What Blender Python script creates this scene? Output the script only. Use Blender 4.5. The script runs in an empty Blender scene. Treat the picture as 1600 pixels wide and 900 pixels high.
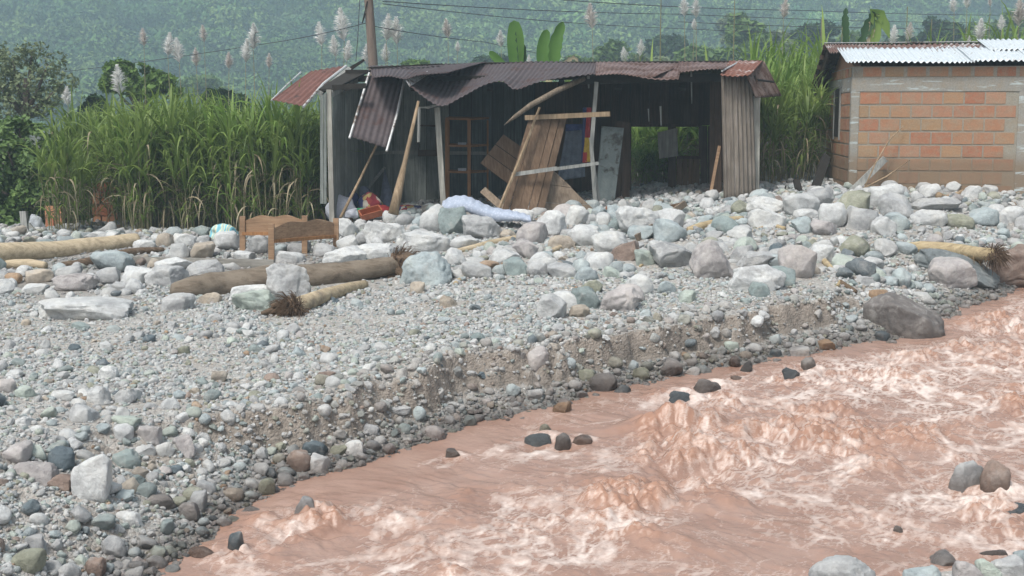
import bpy, bmesh, math, random
import numpy as np
from mathutils import Vector, Matrix, Euler

random.seed(7)
RNG = np.random.default_rng(7)
scene = bpy.context.scene
COL = scene.collection

# ------------------------------------------------------------------ camera
CAM_Z = 2.75
PITCH = math.atan(0.135)
cam_data = bpy.data.cameras.new("camera")
cam_data.sensor_width = 36.0
cam_data.lens = 45.0
cam_data.clip_start = 0.1
cam_data.clip_end = 5000.0
camera = bpy.data.objects.new("camera", cam_data)
camera.location = (0, 0, CAM_Z)
camera.rotation_euler = (math.pi / 2 - PITCH, 0, 0)
COL.objects.link(camera)
scene.camera = camera

# ------------------------------------------------------------------ world, sun, exposure
SUN_EL, SUN_AZ = math.radians(58), math.radians(215)     # azimuth measured from +Y clockwise: behind the viewer, to the left
world = bpy.data.worlds.new("World")
scene.world = world
world.use_nodes = True
wn = world.node_tree.nodes; wl_ = world.node_tree.links
wn.clear()
w_out = wn.new("ShaderNodeOutputWorld"); w_bg = wn.new("ShaderNodeBackground")
w_sky = wn.new("ShaderNodeTexSky"); w_sky.sky_type = 'NISHITA'; w_sky.sun_disc = False
w_sky.sun_elevation = SUN_EL; w_sky.sun_rotation = SUN_AZ
w_sky.dust_density = 4.0; w_sky.air_density = 1.0
w_hsv = wn.new("ShaderNodeHueSaturation"); w_hsv.inputs['Saturation'].default_value = 0.45
w_bg.inputs['Strength'].default_value = 0.12
wl_.new(w_sky.outputs[0], w_hsv.inputs['Color']); wl_.new(w_hsv.outputs[0], w_bg.inputs['Color'])
wl_.new(w_bg.outputs[0], w_out.inputs['Surface'])
sun_d = bpy.data.lights.new("sun", 'SUN'); sun_d.energy = 2.3; sun_d.angle = math.radians(11); sun_d.color = (1.0, 0.96, 0.9)
sun = bpy.data.objects.new("sun", sun_d); COL.objects.link(sun)
_sd = Vector((math.sin(SUN_AZ) * math.cos(SUN_EL), math.cos(SUN_AZ) * math.cos(SUN_EL), math.sin(SUN_EL)))
sun.rotation_euler = _sd.to_track_quat('Z', 'Y').to_euler()
vs = scene.view_settings
vs.view_transform = 'Standard'; vs.look = 'None'; vs.gamma = 1.0; vs.use_curve_mapping = False
vs.exposure = 0.62
HAZE = 0.0019
scene.cycles.use_denoising = True
scene.cycles.max_bounces = 6
scene.cycles.diffuse_bounces = 3
scene.cycles.glossy_bounces = 2
scene.cycles.transmission_bounces = 3
scene.cycles.transparent_max_bounces = 6
scene.cycles.volume_bounces = 2
scene.cycles.caustics_reflective = False
scene.cycles.caustics_refractive = False

# ------------------------------------------------------------------ where things stand
CP, SP = math.cos(PITCH), math.sin(PITCH)
def ray(px, py):
    u = (px - 800.0) / 2000.0; v = (450.0 - py) / 2000.0
    d = Vector((u, CP + v * SP, -SP + v * CP))
    return d / d.y
def P(px, py, Y):
    d = ray(px, py)
    return Vector((d.x * Y, Y, CAM_Z + d.z * Y))
def PH(px, py, h):
    d = ray(px, py)
    Y = (h - CAM_Z) / d.z
    return Vector((d.x * Y, Y, h))
def px_of(x, y, z):
    """pixel of world points (numpy)"""
    dz = z - CAM_Z
    f = y * CP - dz * SP
    up = y * SP + dz * CP
    return 800 + 2000 * x / f, 450 - 2000 * up / f

# ------------------------------------------------------------------ noise
def _hash3(ix, iy, iz, seed):
    h = (ix.astype(np.uint32) * np.uint32(374761393) + iy.astype(np.uint32) * np.uint32(668265263)
         + iz.astype(np.uint32) * np.uint32(2246822519) + np.uint32((seed * 3266489917) & 0xffffffff))
    h = (h ^ (h >> np.uint32(13))) * np.uint32(1274126177)
    h = h ^ (h >> np.uint32(16))
    return h
def noise3(x, y, z, seed=0):
    x = np.asarray(x, float); y = np.asarray(y, float); z = np.broadcast_to(np.asarray(z, float), x.shape)
    fx, fy, fz = np.floor(x), np.floor(y), np.floor(z)
    ix, iy, iz = fx.astype(np.int64), fy.astype(np.int64), fz.astype(np.int64)
    rx, ry, rz = x - fx, y - fy, z - fz
    sx = rx * rx * rx * (rx * (rx * 6 - 15) + 10); sy = ry * ry * ry * (ry * (ry * 6 - 15) + 10); sz = rz * rz * rz * (rz * (rz * 6 - 15) + 10)
    def g(dx, dy, dz):
        h = _hash3(ix + dx, iy + dy, iz + dz, seed)
        a = (h & np.uint32(1023)).astype(float) / 1024 * 2 - 1
        b = ((h >> np.uint32(10)) & np.uint32(1023)).astype(float) / 1024 * 2 - 1
        c = ((h >> np.uint32(20)) & np.uint32(1023)).astype(float) / 1024 * 2 - 1
        return a * (rx - dx) + b * (ry - dy) + c * (rz - dz)
    def L(a, b, t): return a + (b - a) * t
    x00 = L(g(0,0,0), g(1,0,0), sx); x10 = L(g(0,1,0), g(1,1,0), sx)
    x01 = L(g(0,0,1), g(1,0,1), sx); x11 = L(g(0,1,1), g(1,1,1), sx)
    return L(L(x00, x10, sy), L(x01, x11, sy), sz) * 1.25
def noise2(x, y, seed=0): return noise3(x, y, np.zeros_like(np.asarray(x, float)) + 0.37, seed)
def fbm2(x, y, oct=4, seed=0, gain=0.5):
    s = 0; a = 1; f = 1; n = 0
    for k in range(oct):
        s = s + a * noise2(x * f, y * f, seed + k * 17); n += a; a *= gain; f *= 2.03
    return s / n
def sstep(a, b, x):
    t = np.clip((x - a) / (b - a), 0, 1); return t * t * (3 - 2 * t)

# ------------------------------------------------------------------ mesh and object helpers
def mesh_np(name, verts, faces, smooth=True):
    """verts (n,3), faces (m,k) uniform array or list of lists"""
    me = bpy.data.meshes.new(name)
    verts = np.asarray(verts, np.float32)
    if isinstance(faces, np.ndarray):
        m, k = faces.shape
        me.vertices.add(len(verts)); me.vertices.foreach_set('co', verts.ravel())
        me.loops.add(m * k); me.loops.foreach_set('vertex_index', faces.astype(np.int32).ravel())
        me.polygons.add(m)
        me.polygons.foreach_set('loop_start', np.arange(0, m * k, k, dtype=np.int32))
        me.update(calc_edges=True)
    else:
        me.from_pydata([tuple(map(float, v)) for v in verts], [], faces)
        me.update()
    me.polygons.foreach_set('use_smooth', np.full(len(me.polygons), smooth))
    return me
def tag(o, label=None, cat=None, group=None, kind=None):
    if label: o['label'] = label
    if cat: o['category'] = cat
    if group: o['group'] = group
    if kind: o['kind'] = kind
    return o
def link(name, me, m=None, parent=None, loc=None):
    o = bpy.data.objects.new(name, me)
    if m is not None and me is not None and len(me.materials) == 0: me.materials.append(m)
    COL.objects.link(o)
    if parent is not None: o.parent = parent
    if loc is not None: o.location = loc
    return o
def empty(name, loc, label, cat, group=None, rz=0):
    o = bpy.data.objects.new(name, None); COL.objects.link(o)
    o.location = loc; o.rotation_euler = (0, 0, rz); o.empty_display_size = 0.2
    return tag(o, label, cat, group)
def copy_tree(o, parent=None):
    c = o.copy(); COL.objects.link(c)
    if parent is not None: c.parent = parent
    for ch in list(o.children): copy_tree(ch, c)
    return c

class MB:
    """collects shapes in WORLD coordinates, then becomes one mesh object"""
    def __init__(s): s.v = []; s.f = []
    def add(s, vs_, fs):
        b = len(s.v); s.v += [tuple(v) for v in vs_]; s.f += [[i + b for i in f] for f in fs]; return s
    def box(s, c, size, R=None):
        hx, hy, hz = size[0] / 2, size[1] / 2, size[2] / 2
        vs_ = []
        for dx in (-hx, hx):
            for dy in (-hy, hy):
                for dz in (-hz, hz):
                    v = Vector((dx, dy, dz))
                    if R is not None: v = R @ v
                    vs_.append(Vector(c) + v)
        return s.add(vs_, [[0,1,3,2],[4,6,7,5],[0,4,5,1],[2,3,7,6],[0,2,6,4],[1,5,7,3]])
    def beam(s, a, b, w, d, up=(0, -1, 0), w2=None, jag=0):
        """bar from a to b; w across, d along 'up'"""
        a, b = Vector(a), Vector(b); ax = (b - a).normalized(); up = Vector(up)
        side = ax.cross(up).normalized(); up = side.cross(ax).normalized()
        w2 = w if w2 is None else w2; vs_ = []
        for q, ww in ((a, w), (b, w2)):
            for i, j in ((-1, -1), (1, -1), (1, 1), (-1, 1)):
                e = q + side * i * ww / 2 + up * j * d / 2
                if jag: e = e + ax * random.uniform(-jag, jag)
                vs_.append(e)
        return s.add(vs_, [[0,1,2,3],[7,6,5,4],[0,4,5,1],[1,5,6,2],[2,6,7,3],[3,7,4,0]])
    def tube(s, pts, radii, n=10, cap=True, rough=0.0, seed=0):
        pts = [Vector(p) for p in pts]; base = len(s.v); rings = len(pts)
        rnd = random.Random(seed)
        up = Vector((0.13, 0.2, 1)).normalized()
        vs_ = []
        for i, p in enumerate(pts):
            t = (pts[min(i + 1, rings - 1)] - pts[max(i - 1, 0)]).normalized()
            if abs(t.dot(up)) > 0.95: up = Vector((1, 0.1, 0)).normalized()
            a = t.cross(up).normalized(); b = a.cross(t).normalized()
            r = radii[i] if hasattr(radii, '__len__') else radii
            for k in range(n):
                th = 2 * math.pi * k / n
                rr = r * (1 + rough * rnd.uniform(-1, 1))
                vs_.append(p + (a * math.cos(th) + b * math.sin(th)) * rr)
        fs = []
        for i in range(rings - 1):
            for k in range(n):
                fs.append([i * n + k, i * n + (k + 1) % n, (i + 1) * n + (k + 1) % n, (i + 1) * n + k])
        if cap:
            fs.append(list(range(n))[::-1]); fs.append([(rings - 1) * n + k for k in range(n)])
        return s.add(vs_, fs)
    def slab(s, poly, thick, direction=None):
        """flat polygon (world points) given thickness along direction"""
        poly = [Vector(p) for p in poly]; n = len(poly)
        if direction is None:
            direction = (poly[1] - poly[0]).cross(poly[2] - poly[0]).normalized()
        d = Vector(direction) * thick
        vs_ = poly + [p + d for p in poly]
        fs = [list(range(n))[::-1], [n + i for i in range(n)]] + [[i, (i + 1) % n, n + (i + 1) % n, n + i] for i in range(n)]
        return s.add(vs_, fs)
    def build(s, name, m, parent=None, smooth=False, loc=None, label=None, world_parent=None):
        """vertices are in world space; object origin goes to the parent's (or its own) base"""
        vs_ = np.array([tuple(v) for v in s.v], float)
        if parent is not None:
            M = parent_matrix(parent).inverted()
            vs_ = np.array([tuple(M @ Vector(v)) for v in vs_])
            o = link(name, mesh_np(name, vs_, s.f, smooth), m, parent)
        else:
            if loc is None:
                c = vs_.mean(0); loc = (c[0], c[1], vs_[:, 2].min())
            o = link(name, mesh_np(name, vs_ - np.array(loc), s.f, smooth), m, None, loc)
        me = o.data
        bm = bmesh.new(); bm.from_mesh(me); bmesh.ops.recalc_face_normals(bm, faces=bm.faces); bm.to_mesh(me); bm.free()
        if label: o['label'] = label
        return o
def parent_matrix(o):
    M = Matrix.Identity(4); chain = []
    while o is not None: chain.append(o); o = o.parent
    for q in reversed(chain):
        M = M @ Matrix.LocRotScale(q.location, q.rotation_euler, q.scale)
    return M

# ------------------------------------------------------------------ materials
class NT:
    def __init__(s, name):
        s.m = bpy.data.materials.new(name); s.m.use_nodes = True
        s.t = s.m.node_tree; s.t.nodes.clear()
        s.out = s.t.nodes.new('ShaderNodeOutputMaterial'); s.b = s.n('ShaderNodeBsdfPrincipled')
        s.l(s.b.outputs[0], s.out.inputs['Surface'])
    def n(s, typ, **kw):
        q = s.t.nodes.new(typ)
        for k, v in kw.items():
            if hasattr(q, k): setattr(q, k, v)
            else: q.inputs[k.replace('_', ' ')].default_value = v
        return q
    def l(s, a, b): s.t.links.new(a, b)
    def coord(s, kind='Object', scale=(1, 1, 1), rot=(0, 0, 0)):
        tc = s.n('ShaderNodeTexCoord'); mp = s.n('ShaderNodeMapping')
        mp.inputs['Scale'].default_value = scale; mp.inputs['Rotation'].default_value = rot
        if kind == 'World':
            g = s.n('ShaderNodeNewGeometry'); s.l(g.outputs['Position'], mp.inputs[0])
        else: s.l(tc.outputs[kind], mp.inputs[0])
        return mp.outputs[0]
    def noise(s, vec, scale, detail=4, rough=0.55, dist=0):
        q = s.n('ShaderNodeTexNoise'); q.inputs['Scale'].default_value = scale; q.inputs['Detail'].default_value = detail
        q.inputs['Roughness'].default_value = rough; q.inputs['Distortion'].default_value = dist
        if vec is not None: s.l(vec, q.inputs['Vector'])
        return q.outputs['Fac']
    def ramp(s, fac, stops, interp='LINEAR'):
        q = s.n('ShaderNodeValToRGB'); q.color_ramp.interpolation = interp
        e = q.color_ramp.elements
        while len(e) > 1: e.remove(e[0])
        e[0].position = stops[0][0]; e[0].color = col4(stops[0][1])
        for p, c in stops[1:]:
            k = e.new(p); k.color = col4(c)
        s.l(fac, q.inputs[0]); return q.outputs[0]
    def mix(s, fac, a, b, mode='MIX'):
        q = s.n('ShaderNodeMix'); q.data_type = 'RGBA'; q.blend_type = mode
        for k, val in ((0, fac), (6, a), (7, b)):
            sock = q.inputs[k]
            if isinstance(val, (int, float)): sock.default_value = val if k == 0 else (val, val, val, 1)
            elif isinstance(val, (tuple, list)): sock.default_value = col4(val)
            else: s.l(val, sock)
        return q.outputs[2]
    def math(s, op, a, b=None, clamp=False):
        q = s.n('ShaderNodeMath'); q.operation = op; q.use_clamp = clamp
        for i, val in enumerate((a, b)):
            if val is None: continue
            if isinstance(val, (int, float)): q.inputs[i].default_value = val
            else: s.l(val, q.inputs[i])
        return q.outputs[0]
    def bump(s, h, strength=0.3, dist=0.02, prev=None):
        q = s.n('ShaderNodeBump'); q.inputs['Strength'].default_value = strength; q.inputs['Distance'].default_value = dist
        s.l(h, q.inputs['Height'])
        if prev is not None: s.l(prev, q.inputs['Normal'])
        return q.outputs[0]
    def set(s, color=None, rough=None, normal=None, spec=None, metal=None):
        for val, key in ((color, 'Base Color'), (rough, 'Roughness'), (normal, 'Normal'), (spec, 'Specular IOR Level'), (metal, 'Metallic')):
            if val is None: continue
            if isinstance(val, (int, float)): s.b.inputs[key].default_value = val
            elif isinstance(val, (tuple, list)): s.b.inputs[key].default_value = col4(val)
            else: s.l(val, s.b.inputs[key])
        return s.m
def col4(c):
    if isinstance(c, (int, float)): return (c, c, c, 1)
    return tuple(c) if len(c) == 4 else tuple(c) + (1,)
def mulc(c, k): return tuple(min(1, x * k) for x in c[:3])

def mat_plain(name, c, rough=0.85, var=0.25, scale=8, bump=0.2, kind='Object', grain=(1, 1, 1), c2=None, dist=0.01):
    t = NT(name); v = t.coord(kind, grain)
    f = t.noise(v, scale, 5, 0.6); f2 = t.noise(v, scale * 6, 4, 0.6)
    a = t.ramp(f, [(0.3, mulc(c, 1 - var)), (0.55, c), (0.75, c2 if c2 else mulc(c, 1 + var))])
    a = t.mix(0.5, a, t.ramp(f2, [(0.3, 0.55), (0.7, 1.0)]), 'MULTIPLY')
    return t.set(a, rough, t.bump(f2, bump, dist), 0.3)
def mat_leaf(name, c, c2, trans=0.35, rough=0.5, scale=1.2):
    t = NT(name)
    g = t.n('ShaderNodeNewGeometry')
    f = t.noise(t.coord('World'), scale, 3)
    r = t.ramp(g.outputs['Random Per Island'], [(0.0, mulc(c, 0.6)), (0.5, c), (1.0, c2)])
    r = t.mix(t.ramp(f, [(0.35, 0.0), (0.65, 1.0)]), r, t.mix(0.6, r, c2))
    t.set(r, rough, None, 0.35)
    tr = t.n('ShaderNodeBsdfTranslucent'); t.l(r, tr.inputs['Color'])
    mx = t.n('ShaderNodeMixShader'); mx.inputs[0].default_value = trans
    t.l(t.b.outputs[0], mx.inputs[1]); t.l(tr.outputs[0], mx.inputs[2]); t.l(mx.outputs[0], t.out.inputs['Surface'])
    return t.m
# ------------------------------------------------------------------ water level and waterline
def hw(Y): return np.clip((np.asarray(Y, float) - 9.0) * 0.085, -0.12, 0.75)
def wpt(px, py):
    Y = 10.0
    for _ in range(30):
        d = ray(px, py); Y = float((hw(Y) - CAM_Z) / d.z)
    return (d.x * Y, Y)
_wl = [(245,905),(300,862),(345,822),(400,787),(440,762),(520,737),(600,714),(650,697),(720,674),(760,657),(800,652),(880,632),
       (950,612),(1050,590),(1150,572),(1240,556),(1300,547),(1365,535),(1450,528),(1505,480),(1600,450),(1700,445)]
WL = [(-2.6, 3.0), (-2.35, 6.0), (-2.2, 7.0)] + [wpt(*q) for q in _wl] + [(9.0, 16.6), (14.0, 18.5)]
WL = np.array(WL)
def bank_dist(X, Y):
    """signed distance to the waterline: positive on the bank, negative in the river"""
    best = np.full(np.shape(X), 1e9); sign = np.ones(np.shape(X))
    for i in range(len(WL) - 1):
        a, b = WL[i], WL[i + 1]; ab = b - a; L2 = (ab ** 2).sum()
        t = np.clip(((X - a[0]) * ab[0] + (Y - a[1]) * ab[1]) / L2, 0, 1)
        dx, dy = X - (a[0] + t * ab[0]), Y - (a[1] + t * ab[1])
        d = np.hypot(dx, dy)
        cr = ab[0] * dy - ab[1] * dx
        u = d < best - 1e-9
        best = np.where(u, d, best); sign = np.where(u, np.where(cr >= 0, 1.0, -1.0), sign)
    return best * sign

_ctrl = [(-200,900,.4),(0,900,.33),(120,880,.26),(0,780,.45),(200,760,.40),(0,680,.55),(0,560,.6),(0,480,.62),(0,440,.65),(0,400,.67),(0,388,.67),(0,381,.665),(150,382,.67),(300,384,.72),(-200,381,.66),(60,384,.665),
 (300,680,.47),(300,640,.5),(300,560,.6),(300,480,.66),(300,430,.7),(300,390,.75),(500,400,.75),(470,630,.5),(640,566,.62),(540,600,.56),
 (600,540,.64),(600,480,.7),(600,430,.8),(600,380,.95),(600,345,1.1),(800,535,.66),(800,460,.8),(800,400,.95),(800,360,1.12),(850,335,1.22),
 (1000,510,.68),(1000,450,.82),(1000,400,1.0),(1000,355,1.2),(1000,335,1.27),(1200,472,.78),(1200,420,.95),(1200,365,1.2),(1200,325,1.4),
 (1400,430,.86),(1400,400,1.0),(1400,345,1.3),(1400,303,1.52),(1600,425,.85),(1600,380,1.02),(1600,325,1.35),(1600,290,1.6),(1340,455,.8),
 (1800,370,1.0),(1800,300,1.55),(-200,560,.6),(-200,400,.7)]
_cw = np.array([tuple(PH(*c)) for c in _ctrl])
def _tps_fit(p, h, lam=0.02):
    n = len(p); r2 = ((p[:, None] - p[None]) ** 2).sum(-1)
    K = 0.5 * r2 * np.log(r2 + 1e-12) + lam * np.eye(n); Q = np.c_[np.ones(n), p]
    A = np.block([[K, Q], [Q.T, np.zeros((3, 3))]])
    return np.linalg.solve(A, np.r_[h, 0, 0, 0])
_tw = _tps_fit(_cw[:, :2], _cw[:, 2])
def top_h(X, Y):
    Xc = np.clip(X, -8.5, 9.5); Yc = np.clip(Y, 4.0, 20.8)
    out = _tw[-3] + _tw[-2] * Xc + _tw[-1] * Yc
    for (px_, py_), w in zip(_cw[:, :2], _tw[:-3]):
        r2 = (Xc - px_) ** 2 + (Yc - py_) ** 2
        out = out + w * 0.5 * r2 * np.log(r2 + 1e-12)
    far = np.clip((Y - 27) / 25, 0, 1)
    return out * (1 - far) + 0.9 * far
def ground_h(X, Y, rough=True):
    X = np.asarray(X, float); Y = np.asarray(Y, float)
    d = bank_dist(X, Y)
    w = hw(Y)
    if rough:
        d = d + np.where(d > -0.3, 0.26 * fbm2(X * 1.0, Y * 1.0, 3, 5) + 0.10 * noise2(X * 3.1, Y * 3.1, 8) + 0.06 * noise2(X * 8, Y * 8, 9) + 0.03 * noise2(X * 19, Y * 19, 10), 0)
    g = np.maximum(sstep(-1.2, -2.0, X) * sstep(10.0, 8.6, Y), sstep(3.2, 4.3, X))
    foot = 0.30 + 0.1 * g; wid = 0.13 + 1.0 * g + (0.42 * sstep(.02, .40, fbm2(X * .9 + 4, Y * .9, 3, 14)) if rough else 0)
    fp = w + np.where(d > 0, 0.32 * np.clip(d, 0, 2.0), d * 0.55)
    fp = np.maximum(fp, w - 0.45)
    fp = np.where(d > 0, np.minimum(fp, w + 0.16 + 0.1 * g), fp)
    t = sstep(0, 1, (d - foot) / wid)
    tp = top_h(X, Y)
    h = fp * (1 - t) + np.maximum(tp, w + 0.1) * t
    # the near bank, at the viewer's side
    dn = (0.9 * (X - 1.75)) * 0.35 + (7.42 - Y)
    nb = hw(Y) + np.clip(dn * 0.45, -0.4, 0.4)
    near = (X > 1.0) | (Y < 6.8)
    h = np.where(near & (d < 0), np.maximum(h, nb), h)
    if rough:
        cl = t * (1 - t) * 4
        land = sstep(-0.1, 0.15, d)
        h = h + land * (0.035 * fbm2(X * 1.7, Y * 1.7, 4, 21) + 0.018 * fbm2(X * 7, Y * 7, 3, 31)) + cl * 0.13 * fbm2(X * 6, Y * 6, 4, 41, .65)
        h = h + sstep(14, 17, Y) * land * 0.06 * fbm2(X * 1.3, Y * 1.3, 3, 51)
    return h
def gh(x, y): return float(ground_h(np.array([x]), np.array([y]))[0])

# a fast lookup of the same surface
_gx0, _gx1, _gy0, _gy1, _gs = -12.0, 13.0, 4.0, 28.0, 0.03
_gnx, _gny = int((_gx1 - _gx0) / _gs) + 1, int((_gy1 - _gy0) / _gs) + 1
_GX, _GY = np.meshgrid(_gx0 + np.arange(_gnx) * _gs, _gy0 + np.arange(_gny) * _gs)
_GH = ground_h(_GX, _GY)
_GD = bank_dist(_GX, _GY)
def samp(X, Y, G=None):
    G = _GH if G is None else G
    fx = np.clip((np.asarray(X) - _gx0) / _gs, 0, _gnx - 1.001); fy = np.clip((np.asarray(Y) - _gy0) / _gs, 0, _gny - 1.001)
    ix, iy = fx.astype(int), fy.astype(int); tx, ty = fx - ix, fy - iy
    return (G[iy, ix] * (1 - tx) + G[iy, ix + 1] * tx) * (1 - ty) + (G[iy + 1, ix] * (1 - tx) + G[iy + 1, ix + 1] * tx) * ty
def hit(px, py, y0=5.0, y1=27.0):
    """first point of the ground (or the water) on the line of sight through a pixel"""
    d = ray(px, py); Ys = np.arange(y0, y1, 0.02)
    g = np.maximum(samp(d.x * Ys, Ys), hw(Ys) - 0.02)
    k = np.nonzero(CAM_Z + d.z * Ys <= g)[0]
    Y = Ys[k[0]] if len(k) else y1
    return Vector((d.x * Y, Y, CAM_Z + d.z * Y))

def grid_faces(nx, ny):
    i = np.arange(nx * ny).reshape(ny, nx)
    return np.stack([i[:-1, :-1], i[:-1, 1:], i[1:, 1:], i[1:, :-1]], -1).reshape(-1, 4)

# ground materials
t = NT('gravel_ground')
v = t.coord('World')
n1 = t.noise(v, 1.3, 5); n2 = t.noise(v, 14, 5, 0.65); n3 = t.noise(v, 60, 3)
vor = t.n('ShaderNodeTexVoronoi', Scale=38.0); t.l(v, vor.inputs['Vector'])
vor2 = t.n('ShaderNodeTexVoronoi', Scale=80.0); t.l(v, vor2.inputs['Vector'])
sep = t.n('ShaderNodeSeparateColor'); t.l(vor.outputs['Color'], sep.inputs[0])
peb = t.ramp(sep.outputs[0], [(0.0, (.24,.22,.20)), (0.3, (.34,.315,.29)), (0.55, (.44,.43,.41)), (0.75, (.32,.35,.34)), (0.9, (.50,.47,.43)), (1.0, (.56,.55,.53))])
mud = t.ramp(n2, [(0.3, (.26,.24,.215)), (0.6, (.37,.345,.315)), (0.8, (.44,.42,.395))])
a = t.mix(t.ramp(n1, [(0.42, 0.85), (0.6, 0.25)]), mud, peb)
# fresh-cut soil on the steep face
geo = t.n('ShaderNodeNewGeometry'); sx = t.n('ShaderNodeSeparateXYZ'); t.l(geo.outputs['Normal'], sx.inputs[0])
soil = t.ramp(n2, [(0.3, (.19,.165,.14)), (0.55, (.29,.255,.22)), (0.8, (.37,.335,.30))])
a = t.mix(t.ramp(sx.outputs[2], [(0.62, 1.0), (0.86, 0.0)]), a, soil)
# damp ground next to the water
pz = t.n('ShaderNodeSeparateXYZ'); t.l(geo.outputs['Position'], pz.inputs[0])
lev = t.math('MULTIPLY', t.math('SUBTRACT', pz.outputs[1], 9.0), 0.085)
wet = t.math('SUBTRACT', pz.outputs[2], lev)
wf = t.ramp(t.math('ADD', wet, t.math('MULTIPLY', n2, 0.08)), [(0.05, 0.45), (0.16, 0.82), (0.34, 1.0)])
a = t.mix(1.0, a, wf, 'MULTIPLY')
hb = t.math('ADD', t.math('MULTIPLY', vor.outputs['Distance'], -0.6), t.math('ADD', t.math('MULTIPLY', vor2.outputs['Distance'], -0.25), n3))
M_GROUND = t.set(a, 0.9, t.bump(hb, 0.9, 0.02), 0.25)

GI = slice(0, None)
v_ = np.stack([_GX, _GY, _GH], -1).reshape(-1, 3)
ground = link('ground', mesh_np('ground', v_, grid_faces(_gnx, _gny)), M_GROUND); tag(ground, kind='structure')
# far ground sheet and the soil under the fields
M_FIELD = mat_plain('field_soil', (.10, .085, .06), 0.95, 0.3, 1.5, 0.5, 'World', c2=(.09, .11, .05))
nx, ny = 90, 90
fx = np.concatenate([np.linspace(-900, -40, 30), np.linspace(-36, 36, 30), np.linspace(40, 900, 30)])
fy = np.concatenate([np.linspace(-60, 0, 10), np.linspace(2, 60, 40), np.linspace(70, 1500, 40)])
FX, FY = np.meshgrid(fx, fy)
FH = np.where(FY > 22, top_h(np.clip(FX, -9, 9), np.clip(FY, 5, 60)) - 0.12, -0.9)
FH = np.where((np.abs(FX) < 12.5) & (FY < 28.5), -0.9, FH)
far = link('terrain', mesh_np('terrain', np.stack([FX, FY, FH], -1).reshape(-1, 3), grid_faces(len(fx), len(fy))), M_FIELD)
tag(far, kind='structure')

# ------------------------------------------------------------------ the river
S = 0.015
wx = np.arange(-3.2, 8.5, S); wy = np.arange(5.5, 17.2, S)
WX, WY = np.meshgrid(wx, wy)
FD = np.array([-0.60, -0.80])
s_ = WX * FD[0] + WY * FD[1]; t_ = WX * FD[1] - WY * FD[0]
wa = 0.35 * fbm2(WX * 0.9, WY * 0.9, 3, 61); wb = 0.35 * fbm2(WX * 0.9 + 9, WY * 0.9, 3, 62)
sw, tw = s_ + wa, t_ + wb
# turbulence: hot spots read off the photo, each a place where the bed breaks the flow
T = np.full(WX.shape, 0.44)
for px, py, r, a in [(1060,690,.8,.8),(1090,745,.6,1.0),(1230,640,.9,.7),(1340,600,.8,.5),(1550,510,.9,1.0),(1450,560,.8,.8),(1500,500,.5,.8),
                     (450,800,.7,.8),(350,860,.6,.6),(620,800,.6,.6),(880,760,.6,.7),(960,790,.5,.8),(1000,850,.5,.6),(740,870,.5,.45),
                     (1250,740,.6,.5),(1330,720,.6,.5),(1580,640,.7,.7),(1430,690,.7,.5),(1590,560,.6,.9),(1150,600,.5,.4),(1530,800,.4,.7),
                     (1290,860,.3,.7),(540,690,.35,.2),(1180,690,.6,.6),(1020,620,.4,.3)]:
    q = wpt(px, py); T += a * np.exp(-((WX - q[0]) ** 2 + (WY - q[1]) ** 2) / (r * r * 0.6))
for px, py, r in [(650,740,.7),(560,765,.5),(820,720,.6),(950,660,.6),(700,700,.5),(1150,840,.5),(1200,880,.5),(1380,640,.35)]:
    q = wpt(px, py); T *= 1 - 0.65 * np.exp(-((WX - q[0]) ** 2 + (WY - q[1]) ** 2) / (r * r * 0.7))
T = np.clip(T, 0.12, 1.35) * (0.8 + 0.5 * fbm2(WX * 1.6, WY * 1.6, 2, 63))
def cell(x, y, seed):
    """rounded domes packed side by side: one minus the squared distance to the nearest jittered point"""
    ix, iy = np.floor(x).astype(np.int64), np.floor(y).astype(np.int64); best = np.full(x.shape, 9.0)
    for dx in (-1, 0, 1):
        for dy in (-1, 0, 1):
            h = _hash3(ix + dx, iy + dy, ix * 0, seed)
            jx = (h & np.uint32(1023)).astype(float) / 1024; jy = ((h >> np.uint32(10)) & np.uint32(1023)).astype(float) / 1024; k = .75 + ((h >> np.uint32(20)) & np.uint32(1023)).astype(float) / 1024 * .6
            best = np.minimum(best, ((ix + dx + jx - x) ** 2 + (iy + dy + jy - y) ** 2) * k)
    return np.clip(1 - best * 1.15, 0, 1)
dw = 0.16 * fbm2(WX * 3, WY * 3, 3, 64)
big = fbm2(sw * 1.1, tw * 0.75, 3, 65)
wxx, wyy = WX + dw, WY + 0.16 * fbm2(WX * 3 + 5, WY * 3, 3, 60)
L1 = cell(wxx * 2.0, wyy * 2.4, 66); L2 = cell(wxx * 5.0, wyy * 6.0, 67); L3 = cell(wxx * 11.0, wyy * 13.0, 68); L4 = cell(wxx * 24, wyy * 27, 69)
rip = fbm2(tw * 2.2 + dw * 4, sw * 7.0, 4, 70, 0.6)
env = sstep(.02, .40, fbm2(WX * 1.5 + 7, WY * 1.9, 3, 76) + .32 * (T - .45))
TT = np.clip(T, 0, 1.05) * (0.30 + 0.70 * env)
WZ = hw(WY) + 0.09 * big * (0.5 + T) + TT * (0.045 * (L1 - .45) + 0.078 * (L2 - .45) * (.45 + .7 * L1) + 0.056 * (L3 - .45) * (.3 + L2) + 0.026 * (L4 - .4) * (.35 + L3)) + 0.030 * rip
q = wpt(1088, 742); WZ -= 0.20 * np.exp(-(((WX - q[0]) / 0.24) ** 2 + ((WY - q[1]) / 0.20) ** 2))
WZ += 0.06 * np.exp(-(((WX - q[0]) / 0.4) ** 2 + ((WY - q[1] - .42) / 0.16) ** 2))
q = wpt(1060, 672); WZ += 0.12 * np.exp(-(((WX - q[0]) / 0.42) ** 2 + ((WY - q[1]) / 0.16) ** 2)) * (.6 + L2)
ROCKF = np.zeros(WX.shape)
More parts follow.
